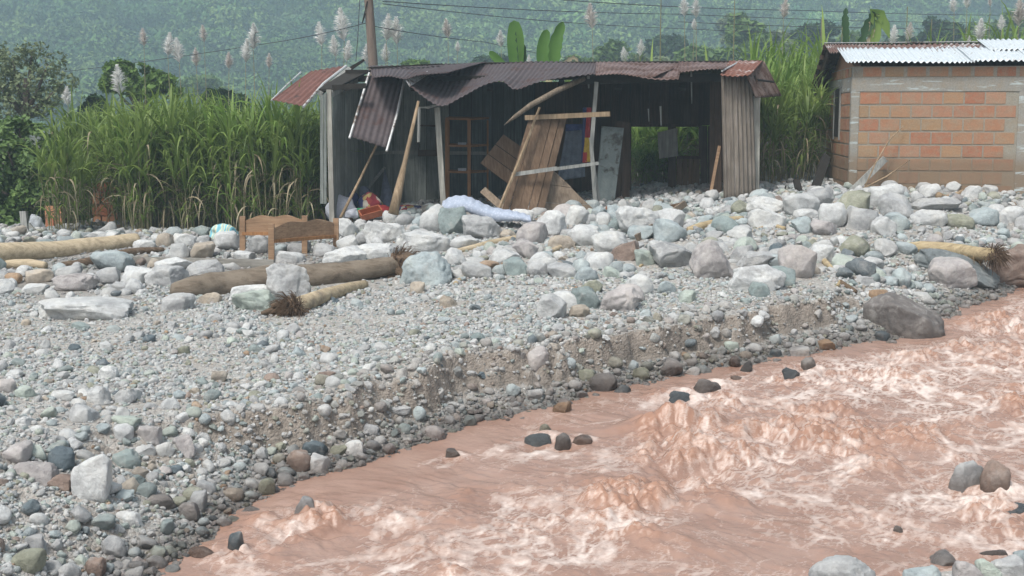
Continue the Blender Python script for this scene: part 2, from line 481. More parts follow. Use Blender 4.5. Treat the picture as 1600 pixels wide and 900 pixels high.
for px, py, rp in [(1166,583,11),(1263,578,12),(1236,592,14),(1104,614,22),(1064,630,22),(1151,601,10),(844,695,25),(880,700,16),(905,698,20),(480,812,25),(369,868,13),(316,872,22),(707,716,14),(1510,776,30),(1554,782,28),(1410,533,60),(1404,838,10)]:
    q = wpt(px, py - rp * .3); rr_ = rp * q[1] / 2000; u = WX - q[0]; w = WY - q[1]
    al = -(u * FD[0] + w * FD[1]); ac = u * FD[1] - w * FD[0]                       # al: upstream
    WZ += min(.07, .35 * rr_) * np.exp(-((al - rr_ * 1.1) / (rr_ * .7)) ** 2 - (ac / (rr_ * 1.3)) ** 2) - min(.06, .3 * rr_) * np.exp(-((al + rr_ * 1.2) / (rr_ * .9)) ** 2 - (ac / (rr_ * .9)) ** 2)
    ROCKF += .9 * np.exp(-((al - rr_ * .9) / (rr_ * .5)) ** 2 - (ac / (rr_ * 1.3)) ** 2) + .8 * np.exp(-((al + rr_ * 2.6) / (rr_ * 1.8)) ** 2 - ((np.abs(ac) - rr_ * (.9 + .1)) / (rr_ * .5)) ** 2)
d_w = samp(WX, WY, _GD)
calm = sstep(0.05, -0.5, d_w); WZ = hw(WY) + (WZ - hw(WY)) * (0.15 + 0.85 * calm)
# foam: torn streaks drawn out along the flow, thickest below the breakers
wc = 0.26 * fbm2(WX * 2.6, WY * 2.6, 4, 71)
def rid(a, b, seed, k): return np.clip(1 - np.abs(noise2(a, b, seed)) * k, 0, 1) ** 1.3
r1 = rid((sw + wc) * 1.7, (tw + wc) * 3.4, 72, 9.0); r2 = rid((sw - wc) * 3.4, (tw + wc) * 6.4, 73, 7.5); r3 = rid((sw + wc * .7) * 7.5, (tw - wc) * 13, 74, 6.0)
r4 = rid((sw + wc * .5) * 15, (tw - wc * .5) * 26, 78, 4.5)
patch = fbm2(sw * 0.8, tw * 1.5, 3, 75); patch2 = fbm2(sw * 2.2 + 5, tw * 4.0, 3, 77); patch3 = fbm2(sw * 5, tw * 10.0, 3, 79)
cov = 0.25 + 0.62 * sstep(-0.25, 0.25, patch) + 0.3 * np.clip(T - 0.4, 0, 1)
for px, py, r, a in [(1400,620,.9,.9),(1500,590,.8,.9),(1250,600,.5,.5),(780,800,.4,.3),(600,870,.5,.3),(1150,640,.4,.3),(900,860,.5,.3),(1330,570,.5,.5)]:
    q = wpt(px, py); cov += a * np.exp(-((WX - q[0]) ** 2 + (WY - q[1]) ** 2) / (r * r * 0.6))
for px, py, r in [(650,740,.8),(900,690,.6),(1150,860,.6),(560,765,.6)]:
    q = wpt(px, py); cov *= 1 - 0.7 * np.exp(-((WX - q[0]) ** 2 + (WY - q[1]) ** 2) / (r * r * 0.7))
lace = np.maximum.reduce([r1, r2 * .9, r3 * .7, r4 * .5]) 
soft = sstep(.02, .35, patch2) * sstep(-.1, .3, patch3)
foam = np.clip(cov * (lace * (.35 + .65 * sstep(-.3, .15, patch2)) * .76 + soft * .46) + ROCKF * (.35 + .5 * r3), 0, 1) * (0.15 + 0.85 * calm)
keep = samp(WX, WY) < WZ + 0.10
F = grid_faces(len(wx), len(wy)); F = F[keep.ravel()[F].any(1)]
used, inv = np.unique(F, return_inverse=True); F = inv.reshape(F.shape)
V = np.stack([WX, WY, WZ], -1).reshape(-1, 3)[used]
wme = mesh_np('water', V, F)
at = wme.attributes.new('foam', 'FLOAT', 'POINT'); at.data.foreach_set('value', foam.ravel()[used].astype(np.float32))
crest = np.clip((WZ - hw(WY)) / 0.14, -1, 1) * .6 + .75 * np.clip(TT * (L2 - .3), 0, 1)
at = wme.attributes.new('crest', 'FLOAT', 'POINT'); at.data.foreach_set('value', crest.ravel()[used].astype(np.float32))
t = NT('muddy_water')
v = t.coord('World')
fa = t.n('ShaderNodeAttribute', attribute_name='foam'); ca = t.n('ShaderNodeAttribute', attribute_name='crest')
n1 = t.noise(v, 22, 5, 0.65, 0.6); n2 = t.noise(v, 70, 3, 0.6); n0 = t.noise(v, 2.2, 3)
base = t.mix(t.ramp(n0, [(0.35, 0.0), (0.65, 1.0)]), (.275, .165, .122), (.33, .215, .168))
base = t.mix(t.ramp(ca.outputs['Fac'], [(0.15, 0.0), (0.75, 0.75)]), base, (.34, .185, .12))  # orange of light passing through the crests, put into the colour
fl_ = t.n('ShaderNodeMapping'); fl_.vector_type = 'POINT'; fl_.inputs['Rotation'].default_value = (0, 0, math.radians(-53)); fl_.inputs['Scale'].default_value = (1.0, 3.4, 1.0)
g0 = t.n('ShaderNodeNewGeometry'); t.l(g0.outputs['Position'], fl_.inputs[0])
ns = t.noise(fl_.outputs[0], 5.5, 7, 0.74, 2.2); nr = t.math('ABSOLUTE', t.math('SUBTRACT', ns, 0.5))
streak = t.ramp(nr, [(0.0, 1.0), (0.03, 0.35), (0.06, 0.0)])
ns2 = t.noise(fl_.outputs[0], 1.1, 3, 0.6)
ff = t.math('MULTIPLY', fa.outputs['Fac'], t.ramp(n1, [(0.33, 0.55), (0.62, 1.2)]))
ff = t.math('ADD', ff, t.math('MULTIPLY', streak, t.math('MULTIPLY', t.ramp(ns2, [(0.38, 0.0), (0.56, 0.30)]), t.ramp(fa.outputs['Fac'], [(0.0, .45), (.3, 1.)]))))
ffc = t.ramp(ff, [(0.12, 0.0), (0.80, 0.95)])
c = t.mix(ffc, base, (.62, .53, .48))
hh = t.math('ADD', t.math('MULTIPLY', n1, 0.6), t.math('MULTIPLY', n2, 0.35))
M_WATER = t.set(c, t.ramp(ffc, [(0, 0.22), (1, 0.65)]), t.bump(hh, 0.45, 0.02), 0.5)
water = link('water', wme, M_WATER); tag(water, kind='structure')
# ------------------------------------------------------------------ rocks
def rock_mat(name, src):
    t = NT(name)
    if src == 'object':
        oi = t.n('ShaderNodeObjectInfo'); base = oi.outputs['Color']; rnd = oi.outputs['Random']
    else:
        aa = t.n('ShaderNodeAttribute', attribute_type='INSTANCER', attribute_name='pcol'); base = aa.outputs['Color']
        rnd = t.n('ShaderNodeObjectInfo').outputs['Random']
    v0 = t.coord('World'); 
    ad = t.n('ShaderNodeVectorMath'); ad.operation = 'ADD'; cb = t.n('ShaderNodeCombineXYZ'); 
    t.l(t.math('MULTIPLY', rnd, 37.0), cb.inputs[0]); t.l(v0, ad.inputs[0]); t.l(cb.outputs[0], ad.inputs[1]); v = ad.outputs[0]
    n1 = t.noise(v, 3.5, 5, 0.6, 0.3); n2 = t.noise(v, 22, 6, 0.7); n3 = t.noise(v, 110, 3, 0.7)
    c = t.mix(1.0, base, t.ramp(n1, [(0.3, (.66,.66,.67)), (0.5, (1,1,1)), (0.68, (1.12,1.10,1.06))]), 'MULTIPLY')
    c = t.mix(t.ramp(n2, [(0.35, 0.55), (0.62, 0.0)]), c, t.mix(1.0, c, (.62,.60,.60), 'MULTIPLY'))
    c = t.mix(t.ramp(n3, [(0.60, 0.0), (0.72, 0.5)]), c, t.mix(1.0, c, (.42,.42,.44), 'MULTIPLY'))
    # dried silt lies in blotches
    n4 = t.noise(v, 7, 4, 0.7, 0.5)
    c = t.mix(t.ramp(n4, [(0.52, 0.0), (0.72, 0.5)]), c, (.44,.43,.41))
    # stones touched by the water are wet
    geo = t.n('ShaderNodeNewGeometry'); pz = t.n('ShaderNodeSeparateXYZ'); t.l(geo.outputs['Position'], pz.inputs[0])
    lev = t.math('MINIMUM', t.math('MAXIMUM', t.math('MULTIPLY', t.math('SUBTRACT', pz.outputs[1], 9.0), 0.085), -0.12), 0.75)
    wet = t.math('ADD', t.math('SUBTRACT', pz.outputs[2], lev), t.math('MULTIPLY', n1, 0.12))
    c = t.mix(1.0, c, t.ramp(wet, [(0.10, (.40,.36,.34)), (0.24, (1,1,1))]), 'MULTIPLY')
    rg = t.ramp(wet, [(0.10, 0.28), (0.24, 0.85)])
    h = t.math('ADD', t.math('MULTIPLY', n2, 0.8), t.math('MULTIPLY', n3, 0.25))
    return t.set(c, rg, t.bump(h, 0.8, 0.03), 0.3)
M_ROCK = rock_mat('river_rock', 'object')
M_PEB = rock_mat('gravel_stone', 'instance')

_ico = {}
def ico(level):
    if level not in _ico:
        bm = bmesh.new(); bmesh.ops.create_icosphere(bm, subdivisions=level, radius=1.0)
        _ico[level] = (np.array([v.co[:] for v in bm.verts]), np.array([[v.index for v in f.verts] for f in bm.faces])); bm.free()
    return _ico[level]
def rock_verts(level, seed, ang=0.5):
    """unit stone filling [-1,1]^3: worn facets cut off a ball, then weathered. ang 0 = river pebble, 1 = broken block"""
    r = np.random.default_rng(seed); v, f = ico(level); v = v.copy()
    k = int(7 + 9 * ang)
    for i in range(k):
        n = r.normal(size=3); n /= np.linalg.norm(n)
        d = r.uniform(0.55, 0.90) if ang > 0.3 else r.uniform(0.76, 0.97)
        over = v @ n - d; soft = 0.10 * (1.15 - ang)
        cut = np.where(over > soft, over - soft * 0.5, np.where(over > -soft, (over + soft) ** 2 / (4 * soft), 0))
        cut = np.where(over > soft, over, cut)
        v = v - np.outer(np.maximum(cut, 0), n)
    o = r.uniform(0, 50, 3)
    def N(fr, s): return noise3(v[:, 0] * fr + o[0], v[:, 1] * fr + o[1], v[:, 2] * fr + o[2], s + seed % 97)
    nr = v / np.linalg.norm(v, axis=1)[:, None]
    amp = 0.16 * N(1.3, 1) + (0.05 + 0.04 * ang) * N(3.1, 2)
    if level >= 4: amp = amp + 0.036 * N(7.5, 3) - 0.05 * np.clip(1 - np.abs(N(2.2, 5)) * 9, 0, 1) * (0.4 + ang)
    if level >= 5: amp = amp + 0.018 * N(17, 4)
    v = v + nr * amp[:, None]
    e = r.uniform(-0.35, 0.35, 3)                                    # a little shear so that no stone is symmetric
    v[:, 0] += e[0] * v[:, 2] * (0.4 + ang * .4); v[:, 2] += e[1] * v[:, 0] * 0.3
    lo, hi = v.min(0), v.max(0)
    return (v - (lo + hi) / 2) / ((hi - lo) / 2), f

CC = dict(W=(.58,.595,.59), G=(.43,.44,.44), B=(.40,.46,.47), T=(.26,.315,.31), D=(.12,.115,.11), P=(.455,.43,.42), N=(.42,.37,.305),
          O=(.36,.25,.16), L=(.30,.31,.24), R=(.27,.205,.17), S=(.13,.165,.185), E=(.43,.49,.44), K=(.20,.185,.175), M=(.19,.215,.22))
# x0,y0,x1,y1, colour, angularity, what singles it out
ROCKS = [
(131,361,171,378,'W',.2,'smooth white stone peeping up behind the thick end of the pale bare log'),
(84,426,153,458,'P',.6,'broad pinkish grey wedge-shaped boulder near the left edge below the pale log'),
(86,414,130,437,'G',.3,'light grey rounded boulder leaning behind the broad pinkish wedge boulder'),
(34,420,82,446,'N',.5,'tan and pink blocky boulder beside the small orange-brown stone'),
(8,426,34,447,'O',.1,'small smooth orange-brown stone at the left edge under the logs'),
(20,414,48,435,'W',.2,'small white rounded stone directly above the tan blocky boulder'),
(-8,434,26,458,'W',.3,'whitish boulder cut by the left edge of the view'),
(31,443,77,462,'W',.3,'low white boulder just below the tan blocky boulder'),
(143,390,206,430,'B',.8,'tall bluish white angular boulder leaning against the end of the pale log'),
(150,417,188,448,'G',.5,'grey boulder in front of the tall bluish angular boulder'),
(186,416,247,450,'W',.8,'flat-topped pale angular block between the pale log and the muddy log'),
(229,413,292,452,'G',.7,'rough light grey boulder at the tapered end of the muddy brown log'),
(197,435,224,462,'W',.4,'small white stone standing below the flat-topped pale block'),
(176,440,200,460,'G',.5,'small grey stone beside a white one below the flat-topped block'),
(54,464,208,505,'W',.5,'long low white slab half buried in the gravel flat'),
(250,458,306,488,'G',.4,'flat grey mound of rock just left of the muddy brown log'),
(240,402,302,426,'W',.5,'white boulder touching the weathered plank behind the muddy log'),
(290,405,355,436,'G',.5,'humped grey boulder resting behind the left half of the muddy log'),
(244,364,272,389,'N',.4,'pale beige stone in the far rubble beside the cane'),
(272,364,308,387,'W',.8,'pointed white stone in the far rubble below the cane'),
(299,378,336,408,'N',.2,'round tan speckled boulder left of the nearer bed panel'),
(264,379,300,407,'W',.4,'pale boulder next to the round tan speckled one'),
(208,374,244,394,'W',.5,'small pale stones heap top beside the end of the pale log'),
(-14,402,10,430,'T',.4,'dark teal stone at the left edge under the pale log'),
(33,498,48,510,'N',.3,'small tan stone alone on the gravel flat'),
(112,502,142,517,'T',.5,'flat teal stone lying on the open gravel flat'),
(524,340,560,374,'W',.5,'white grey boulder right against the right post of the bed panels'),
(554,342,573,357,'W',.3,'small white stone at the foot of the hut between two boulders'),
(569,345,636,384,'W',.9,'big pale angular boulder in front of the clothes pile'),
(598,329,624,349,'W',.9,'pointed white stone at the foot of the leaning log inside the hut'),
(555,363,583,385,'G',.3,'grey stone under the big pale angular boulder'),
(526,367,560,394,'W',.4,'pale boulder just right of the front bed panel'),
(580,371,601,387,'W',.3,'small white stone below the big pale angular boulder'),
(618,361,704,402,'W',.5,'large flat white boulder below the mattress pad'),
(559,380,627,406,'W',.4,'long whitish boulder behind the muddy log'),
(505,384,573,420,'W',.9,'pale triangular boulder rising right behind the muddy log'),
(486,380,524,403,'G',.5,'grey boulder seen under the nearer bed panel at its right'),
(448,377,486,398,'G',.3,'grey stone seen beneath the middle of the nearer bed panel'),
(427,381,450,397,'B',.2,'small bluish stone seen beneath the nearer bed panel at its left'),
(381,367,422,401,'G',.4,'rough grey boulder seen beneath the farther bed panel'),
(366,392,398,412,'W',.4,'white stone below the left post of the farther bed panel'),
(420,391,480,413,'W',.6,'low white slab at the foot of the nearer bed panel'),
(391,403,420,419,'W',.3,'white stone partly under the weathered plank'),
(416,410,487,478,'G',.75,'upright light grey block lying across the muddy log'),
(624,394,706,452,'B',.9,'big whitish blue angular boulder right of the torn end of the muddy log'),
(358,443,424,476,'W',.4,'white boulder in front of the muddy log'),
(363,452,430,490,'E',.8,'pale green triangular boulder in front of the muddy log'),
(311,456,347,476,'N',.2,'cream rounded stone half buried under the muddy log'),
(335,361,378,395,'W',.6,'light boulder beneath the colourful sack'),
(656,319,699,368,'W',.4,'leaning whitish boulder holding the left end of the mattress pad'),
(685,322,731,371,'T',.4,'blue green boulder under the mattress pad'),
(722,335,790,379,'G',.8,'grey faceted boulder under the middle of the mattress pad'),
(799,326,834,350,'W',.3,'pale stone just behind the right end of the mattress pad'),
(832,328,885,372,'W',.35,'big whitish rounded boulder right of the mattress pad'),
(806,347,856,385,'P',.4,'pinkish grey boulder below the right end of the mattress pad'),
(884,321,921,354,'W',.6,'whitish blocky boulder in front of the fallen brown panels'),
(930,331,954,358,'W',.3,'small upright pale stone at the end of the fallen brown panels'),
(917,335,933,358,'G',.4,'narrow grey stone between a blocky and an upright pale stone'),
(963,321,1028,369,'W',.6,'big whitish boulder below the hut doorway'),
(1008,326,1070,362,'W',.5,'white boulder with a brown board lying against it'),
(980,352,1026,376,'B',.4,'bluish boulder below the big whitish one at the doorway'),
(1020,341,1073,382,'B',.5,'blue grey boulder below the board at the doorway'),
(924,361,981,397,'W',.7,'long white wedge boulder in the middle of the rubble'),
(955,375,1000,411,'R',.5,'pinkish brown boulder in the middle of the rubble'),
(991,390,1026,419,'E',.5,'pale blue green stone beside the pinkish brown boulder'),
(1012,375,1036,397,'W',.2,'small white stone above the pale blue green one'),
(1015,377,1084,425,'G',.5,'large grey boulder with a small tan stone on its top'),
(1078,375,1147,442,'P',.4,'biggest pinkish grey upright boulder in the middle of the bank'),
(800,373,842,407,'P',.6,'pale pinkish boulder at the end of the pale stick'),
(760,388,812,414,'W',.4,'whitish low boulder under the pale stick'),
(786,402,825,433,'T',.2,'round blue green boulder in the centre of the bank'),
(823,405,857,434,'G',.7,'grey angular stone next to the round blue green boulder'),
(910,394,958,425,'W',.4,'pale boulder left of the pinkish brown boulder'),
(897,416,936,441,'B',.5,'pale bluish boulder in the centre of the rubble slope'),
(855,410,900,438,'G',.6,'grey brown block left of the pale bluish boulder'),
(721,408,768,438,'G',.5,'speckled light grey boulder right of the big angular one by the log end'),
(892,446,939,485,'T',.9,'green tilted slab standing on the sandy bank'),
(906,436,942,463,'L',.6,'grey green block behind the green tilted slab'),
(935,448,1001,491,'P',.9,'pinkish white triangular boulder on the sandy bank right of the green slab'),
(961,444,1008,476,'P',.3,'rounded pinkish boulder behind the pinkish white triangular one'),
(838,458,886,503,'W',.9,'pale pyramid-shaped boulder left of the green tilted slab'),
(857,454,905,483,'W',.4,'pale rounded boulder behind the pyramid-shaped one'),
(978,428,1021,465,'W',.5,'whitish boulder above the pinkish white triangular boulder'),
(1025,438,1056,461,'B',.4,'pale blue stone below the biggest pinkish grey boulder'),
(1059,452,1087,476,'E',.8,'light teal tilted slab below the biggest pinkish grey boulder'),
(942,416,972,437,'E',.5,'greenish stone in the centre of the rubble'),
(888,476,922,497,'N',.7,'small tan block right of the pale pyramid-shaped boulder'),
(686,460,715,482,'N',.5,'small beige stone on the gravel right of the root end log'),
(640,440,664,461,'N',.5,'tan stone under the big whitish blue boulder'),
(692,387,729,419,'W',.6,'whitish boulder behind the big angular one by the log end'),
(700,368,748,391,'W',.4,'white boulder right of the large flat white one'),
(886,351,939,388,'W',.4,'peach white boulder right of the pinkish grey one below the mattress'),
(856,368,900,392,'N',.5,'tan grey boulder left of the peach white boulder'),
(1356,287,1408,329,'W',.35,'big pale domed boulder against the brick shed wall'),
(1371,302,1427,346,'G',.7,'grey sloping boulder overlapping the big pale domed one'),
(1312,298,1361,337,'L',.4,'greenish tan rounded boulder left of the big pale domed one'),
(1279,316,1322,362,'W',.35,'upright pale rounded boulder below the corner of the brick shed'),
(1317,322,1372,363,'G',.6,'wide blue grey boulder right of the upright pale one'),
(1359,338,1399,371,'W',.4,'bright white block below the grey sloping boulder'),
(1372,332,1419,361,'B',.4,'bluish boulder behind the bright white block'),
(1259,292,1302,330,'G',.5,'grey boulder at the gap between hut and brick shed'),
(1221,302,1279,343,'W',.5,'big whitish boulder in the heap between hut and brick shed'),
(1165,307,1229,337,'W',.6,'long light boulder topping the heap beside the hut'),
(1237,338,1272,368,'B',.5,'bluish grey boulder in the heap below the gap'),
(1265,343,1309,371,'P',.4,'pinkish tan boulder left of the wide blue grey one'),
(1168,325,1226,360,'W',.8,'pale wedge boulder below the long light one'),
(1240,326,1282,345,'W',.4,'pale flat boulder under the big whitish one in the heap'),
(1437,287,1474,312,'W',.8,'pale block on the fine gravel before the brick wall'),
(1476,282,1502,302,'W',.7,'small white block nearest the brick wall'),
(1502,290,1534,312,'W',.5,'whitish stone right of the small white block at the wall'),
(1422,309,1501,333,'G',.4,'low wide grey boulder on the gravel below the wall blocks'),
(1475,334,1522,360,'L',.6,'tan grey boulder on the slope above the frayed log'),
(1511,324,1559,356,'B',.4,'pale bluish boulder beside the tan grey one on the slope'),
(1421,327,1479,355,'W',.6,'pale angular boulder above the frayed yellow log'),
(1558,322,1600,350,'W',.5,'whitish boulder at the right edge of the slope'),
(1217,382,1273,440,'P',.3,'upright oval grey boulder on the bank'),
(1136,413,1226,461,'W',.7,'large pale wedge boulder sloping down to the bank edge'),
(1193,416,1242,450,'T',.4,'teal boulder between the pale wedge and the upright oval boulder'),
(1170,440,1202,467,'T',.4,'slate blue stone below the large pale wedge boulder'),
(1202,379,1222,407,'S',.3,'small dark upright stone above the teal boulder'),
(1148,392,1214,420,'G',.5,'grey boulder above the large pale wedge'),
(1447,402,1526,455,'P',.3,'rounded pinkish grey boulder at the water by the frayed log'),
(1432,392,1566,446,'M',.5,'long dark blue-grey slab sloping into the water under the frayed log'),
(1535,382,1625,454,'R',.5,'massive brown wet boulder at the right edge by the water'),
(1351,458,1471,538,'K',.55,'large dark brown boulder standing in the muddy water'),
(1366,373,1402,405,'G',.5,'grey stone at the left end of the frayed yellow log'),
(1357,451,1388,473,'O',.3,'orange stone above the large dark boulder'),
(1377,431,1404,449,'B',.5,'light blue-grey stone above the orange stone'),
(1334,431,1368,450,'G',.4,'flat grey stone above the dark boulder'),
(1266,382,1304,415,'W',.8,'pale pointed boulder right of the upright oval boulder'),
(1232,540,1264,562,'W',.4,'white speckled stone at the waterline'),
(1199,545,1221,560,'S',.2,'dark teal wet stone at the waterline'),
(1131,533,1154,552,'E',.3,'greenish stone at the foot of the bank near the waterline'),
(1276,530,1305,550,'O',.5,'ochre stone at the waterline near the dark boulder'),
(1366,517,1391,536,'S',.5,'dark blue stone wedged before the large dark boulder'),
(1155,563,1176,586,'D',.5,'small dark upright stone in the shallow water'),
(1252,558,1275,582,'K',.5,'wet brown stone breaking the stream below the speckled one'),
(1222,574,1250,595,'S',.4,'dark blue stone just above the rushing water'),
(112,708,173,789,'W',.45,'big irregular white boulder on the near left bank'),
(24,718,90,764,'P',.4,'pinkish grey boulder left of the big irregular white one'),
(76,697,116,741,'S',.7,'dark teal angular stone above the big irregular white boulder'),
(178,701,222,736,'T',.3,'teal rounded stone right of the big irregular white boulder'),
(135,602,173,636,'W',.5,'whitish stone on the left gravel flat with a small stone at its side'),
(180,606,214,634,'G',.6,'light grey blocky stone right of the whitish one on the gravel flat'),
(105,630,152,664,'G',.6,'grey angular stone on the left gravel'),
(216,664,252,700,'P',.5,'pale pinkish stone near the cube-shaped one at the bank edge'),
(176,662,209,693,'W',.6,'pale grey stone left of the pale pinkish one'),
(269,679,306,717,'P',.9,'pinkish cube-shaped stone at the edge of the cut bank'),
(-4,688,50,728,'P',.3,'lilac grey stone at the left edge on the near bank'),
(171,648,219,675,'E',.3,'white and green rounded stone above the pale grey one'),
(209,694,244,718,'W',.2,'smooth white stone between teal and cube-shaped stones'),
(243,688,274,719,'W',.5,'white stone touching the pinkish cube-shaped stone'),
(18,856,69,899,'L',.05,'smooth olive grey egg-shaped stone at the bottom left'),
(37,834,73,870,'G',.4,'grey stone just above the olive egg-shaped one'),
(192,797,224,828,'W',.5,'light block on the damp slope near the water at bottom left'),
(156,836,197,875,'G',.4,'tilted grey stone on the damp slope'),
(73,740,115,768,'R',.3,'brown stone under the dark teal angular stone'),
(229,769,277,797,'K',.5,'flat dark grey stone set in the cut bank'),
(280,783,314,819,'K',.4,'dark brown rounded stone at the foot of the cut bank'),
(295,764,324,804,'G',.3,'upright greyish stone at the foot of the cut bank'),
(343,760,381,787,'N',.2,'smooth tan stone at the foot of the cut bank'),
(403,745,431,779,'L',.2,'dark olive stone at the water edge right of the tan one'),
(356,828,382,872,'S',.4,'dark upright stone standing in the muddy water near the left bank'),
(294,854,338,878,'R',.5,'flat pinkish brown stone awash at bottom left'),
(133,868,166,905,'R',.4,'brown stone at the bottom edge of the damp slope'),
(-6,590,27,617,'P',.3,'pinkish stone at the left edge of the gravel flat'),
(23,602,56,624,'E',.3,'green flat stone near the left edge of the gravel flat'),
(78,610,118,628,'W',.4,'flat white stone on the left gravel flat'),
(154,570,185,596,'W',.5,'pale grey block on the gravel flat'),
(472,686,512,717,'S',.4,'dark slate stone under the overhanging bank'),
(480,708,516,742,'W',.5,'pale stone below the dark slate one at the water edge'),
(512,694,544,718,'L',.2,'olive rounded stone right of the dark slate one'),
(533,687,568,717,'W',.5,'white blocky stone right of the olive one'),
(446,702,488,740,'R',.5,'brown crumbly stone left of the pale one at the water edge'),
(664,664,697,693,'P',.6,'white and rusty block at the waterline'),
(455,775,505,818,'G',.3,'grey boulder with muddy water washing over it'),
(597,631,642,648,'G',.7,'thin grey slab jutting out of the cut bank'),
(694,700,721,718,'K',.6,'small grey brown stone poking out of the stream'),
(559,659,593,683,'G',.4,'grey stone in the foot of the cut bank'),
(641,634,666,661,'B',.3,'light blue-grey stone at the foot of the cut bank'),
(822,540,857,582,'P',.15,'oval pinkish grey stone stuck upright in the cut bank'),
(917,581,966,617,'K',.3,'brownish grey rounded boulder at the waterline'),
(1030,560,1067,594,'K',.2,'round dark grey boulder at the foot of the cut bank'),
(988,573,1016,596,'L',.2,'olive stone left of the round dark grey boulder'),
(955,601,989,621,'S',.1,'smooth dark stone lying at the waterline'),
(1082,592,1126,618,'K',.9,'dark brown angular rock in the shallow stream'),
(1042,611,1086,634,'S',.6,'wet grey rock left of the dark brown angular rock'),
(1141,587,1162,603,'R',.3,'small brown stone in the shallow stream'),
(819,675,869,698,'S',.25,'flat dark blue stone in the stream'),
(842,661,865,682,'L',.5,'olive block behind the flat dark blue stone in the stream'),
(866,676,892,704,'K',.6,'grey brown stone touching the flat dark blue one'),
(863,626,894,653,'O',.5,'reddish brown block at the edge of the stream'),
(901,576,930,599,'L',.3,'olive grey stone set low in the bank above the stream'),
(884,679,926,702,'R',.4,'brown rock washed over by the stream'),
(1480,717,1540,781,'G',.8,'grey half of the split boulder in the rapids'),
(1529,718,1578,787,'R',.6,'reddish half of the split boulder in the rapids'),
(1551,784,1612,822,'S',.5,'dark blue wet rock at the right edge in the rapids'),
(1262,864,1372,925,'G',.5,'large rough grey boulder at the bottom of the view'),
(1410,883,1473,930,'B',.3,'pale bluish stone at the bottom edge of the view'),
(1444,858,1494,892,'G',.5,'grey stone on the nearest heap behind the pinkish one'),
(1488,872,1538,925,'P',.5,'pinkish stone on the nearest heap'),
(1524,871,1562,915,'E',.5,'greenish tilted stone on the nearest heap'),
(1549,866,1602,905,'G',.3,'grey rounded stone on the nearest heap'),
(1581,858,1612,886,'B',.3,'light blue stone topping the nearest heap at the right edge'),
(1527,856,1575,880,'K',.4,'brown grey stone at the back of the nearest heap'),
(1395,820,1413,842,'K',.5,'small dark rock poking through the smooth rapids'),
]
BIGGEST = 46
occ = []          # x, y, r of everything already lying on the bank
# places in view kept free because a log, a bed panel, a sack or a cloth lies there: corner pixels of each
FREE = [[(262,440),(420,412),(640,392),(650,440),(480,462),(280,476)], [(372,336),(530,336),(532,412),(372,414)], [(404,462),(500,452),(506,500),(404,508)],
        [(-40,376),(216,360),(220,386),(90,412),(-40,418)], [(324,346),(376,346),(376,378),(324,378)], [(686,312),(836,316),(836,352),(690,342)], [(1396,378),(1565,378),(1565,412),(1396,410)],
        [(204,403),(430,408),(430,418),(204,414)], [(412,408),(490,408),(490,478),(412,478)]]
def in_free(px, py):
    r = np.zeros(np.shape(px), bool)
    for poly in FREE:
        c = np.zeros(np.shape(px), bool); n = len(poly)
        for i in range(n):
            x1, y1 = poly[i]; x2, y2 = poly[(i + 1) % n]
            if y1 == y2: continue
            c ^= ((y1 > py) != (y2 > py)) & (px < (x2 - x1) * (py - y1) / (y2 - y1) + x1)
        r |= c
    for q in ROCKS:
        if q[2] - q[0] > 24: r |= (px > q[0] + 2) & (px < q[2] - 2) & (py > q[1]) & (py < q[3] - (q[3] - q[1]) * .12)
    return r
def add_rock(x0, y0, x1, y1, col, ang, label, seed, group='boulders and stones left by the flood'):
    cx = (x0 + x1) / 2; w = x1 - x0; h = y1 - y0
    q = hit(cx, y1 - 0.10 * h)
    Y0 = q.y; rx = 0.5 * w * Y0 / 2000
    ry = rx * (0.85 if h > w * 0.6 else 0.65) 
    Yc = Y0 + ry * 0.75
    rx = 0.5 * w * Yc / 2000
    cy = (y0 + y1) / 2 + 0.06 * h
    d = ray(cx, cy); th = math.atan(-d.z)
    hh = 0.5 * (h * 1.12) * Yc / 2000 * math.cos(th)
    rem = hh * hh - (ry * math.sin(th)) ** 2
    rz = math.sqrt(max(rem, (0.45 * hh) ** 2)) / math.cos(th)
    c = Vector((d.x * Yc, Yc, CAM_Z + d.z * Yc))
    g = samp(c.x, c.y)
    if c.z - rz > g - 0.02 and Yc < 19:                                # never hovering: let the stone down a little into the gravel
        ext = min(c.z - rz - g + 0.03, rz * 0.8); rz += ext / 2; c.z -= ext / 2
    lev = 5 if w > 62 else (4 if w > 26 else 3)
    v, f = rock_verts(lev, seed, min(1, ang * .8 + .25))
    v = np.sign(v) * np.abs(v) ** .80
    # keep the outline of the photo: unit box scaled, no rotation
    v = v * np.array([rx * 1.03, ry, rz * 1.03])
    nm = 'boulder' if w >= 34 else 'stone'
    o = link(nm, mesh_np(nm, v, f), M_ROCK, None, c)
    r = random.Random(seed); k = 1 + r.uniform(-.10, .08)
    b = CC[col]; o.color = (b[0] * k, b[1] * k, b[2] * k, 1)
    if label.startswith('long dark blue-grey'): o.rotation_euler = (0, .36, 0); o.scale = (1.0, 1, .80)
    tag(o, label, 'boulder' if w >= 34 else 'stone', group)
    occ.append((c.x, c.y, max(rx, ry)))
    return o
for i, rk in enumerate(ROCKS): add_rock(*rk, seed=100 + i)

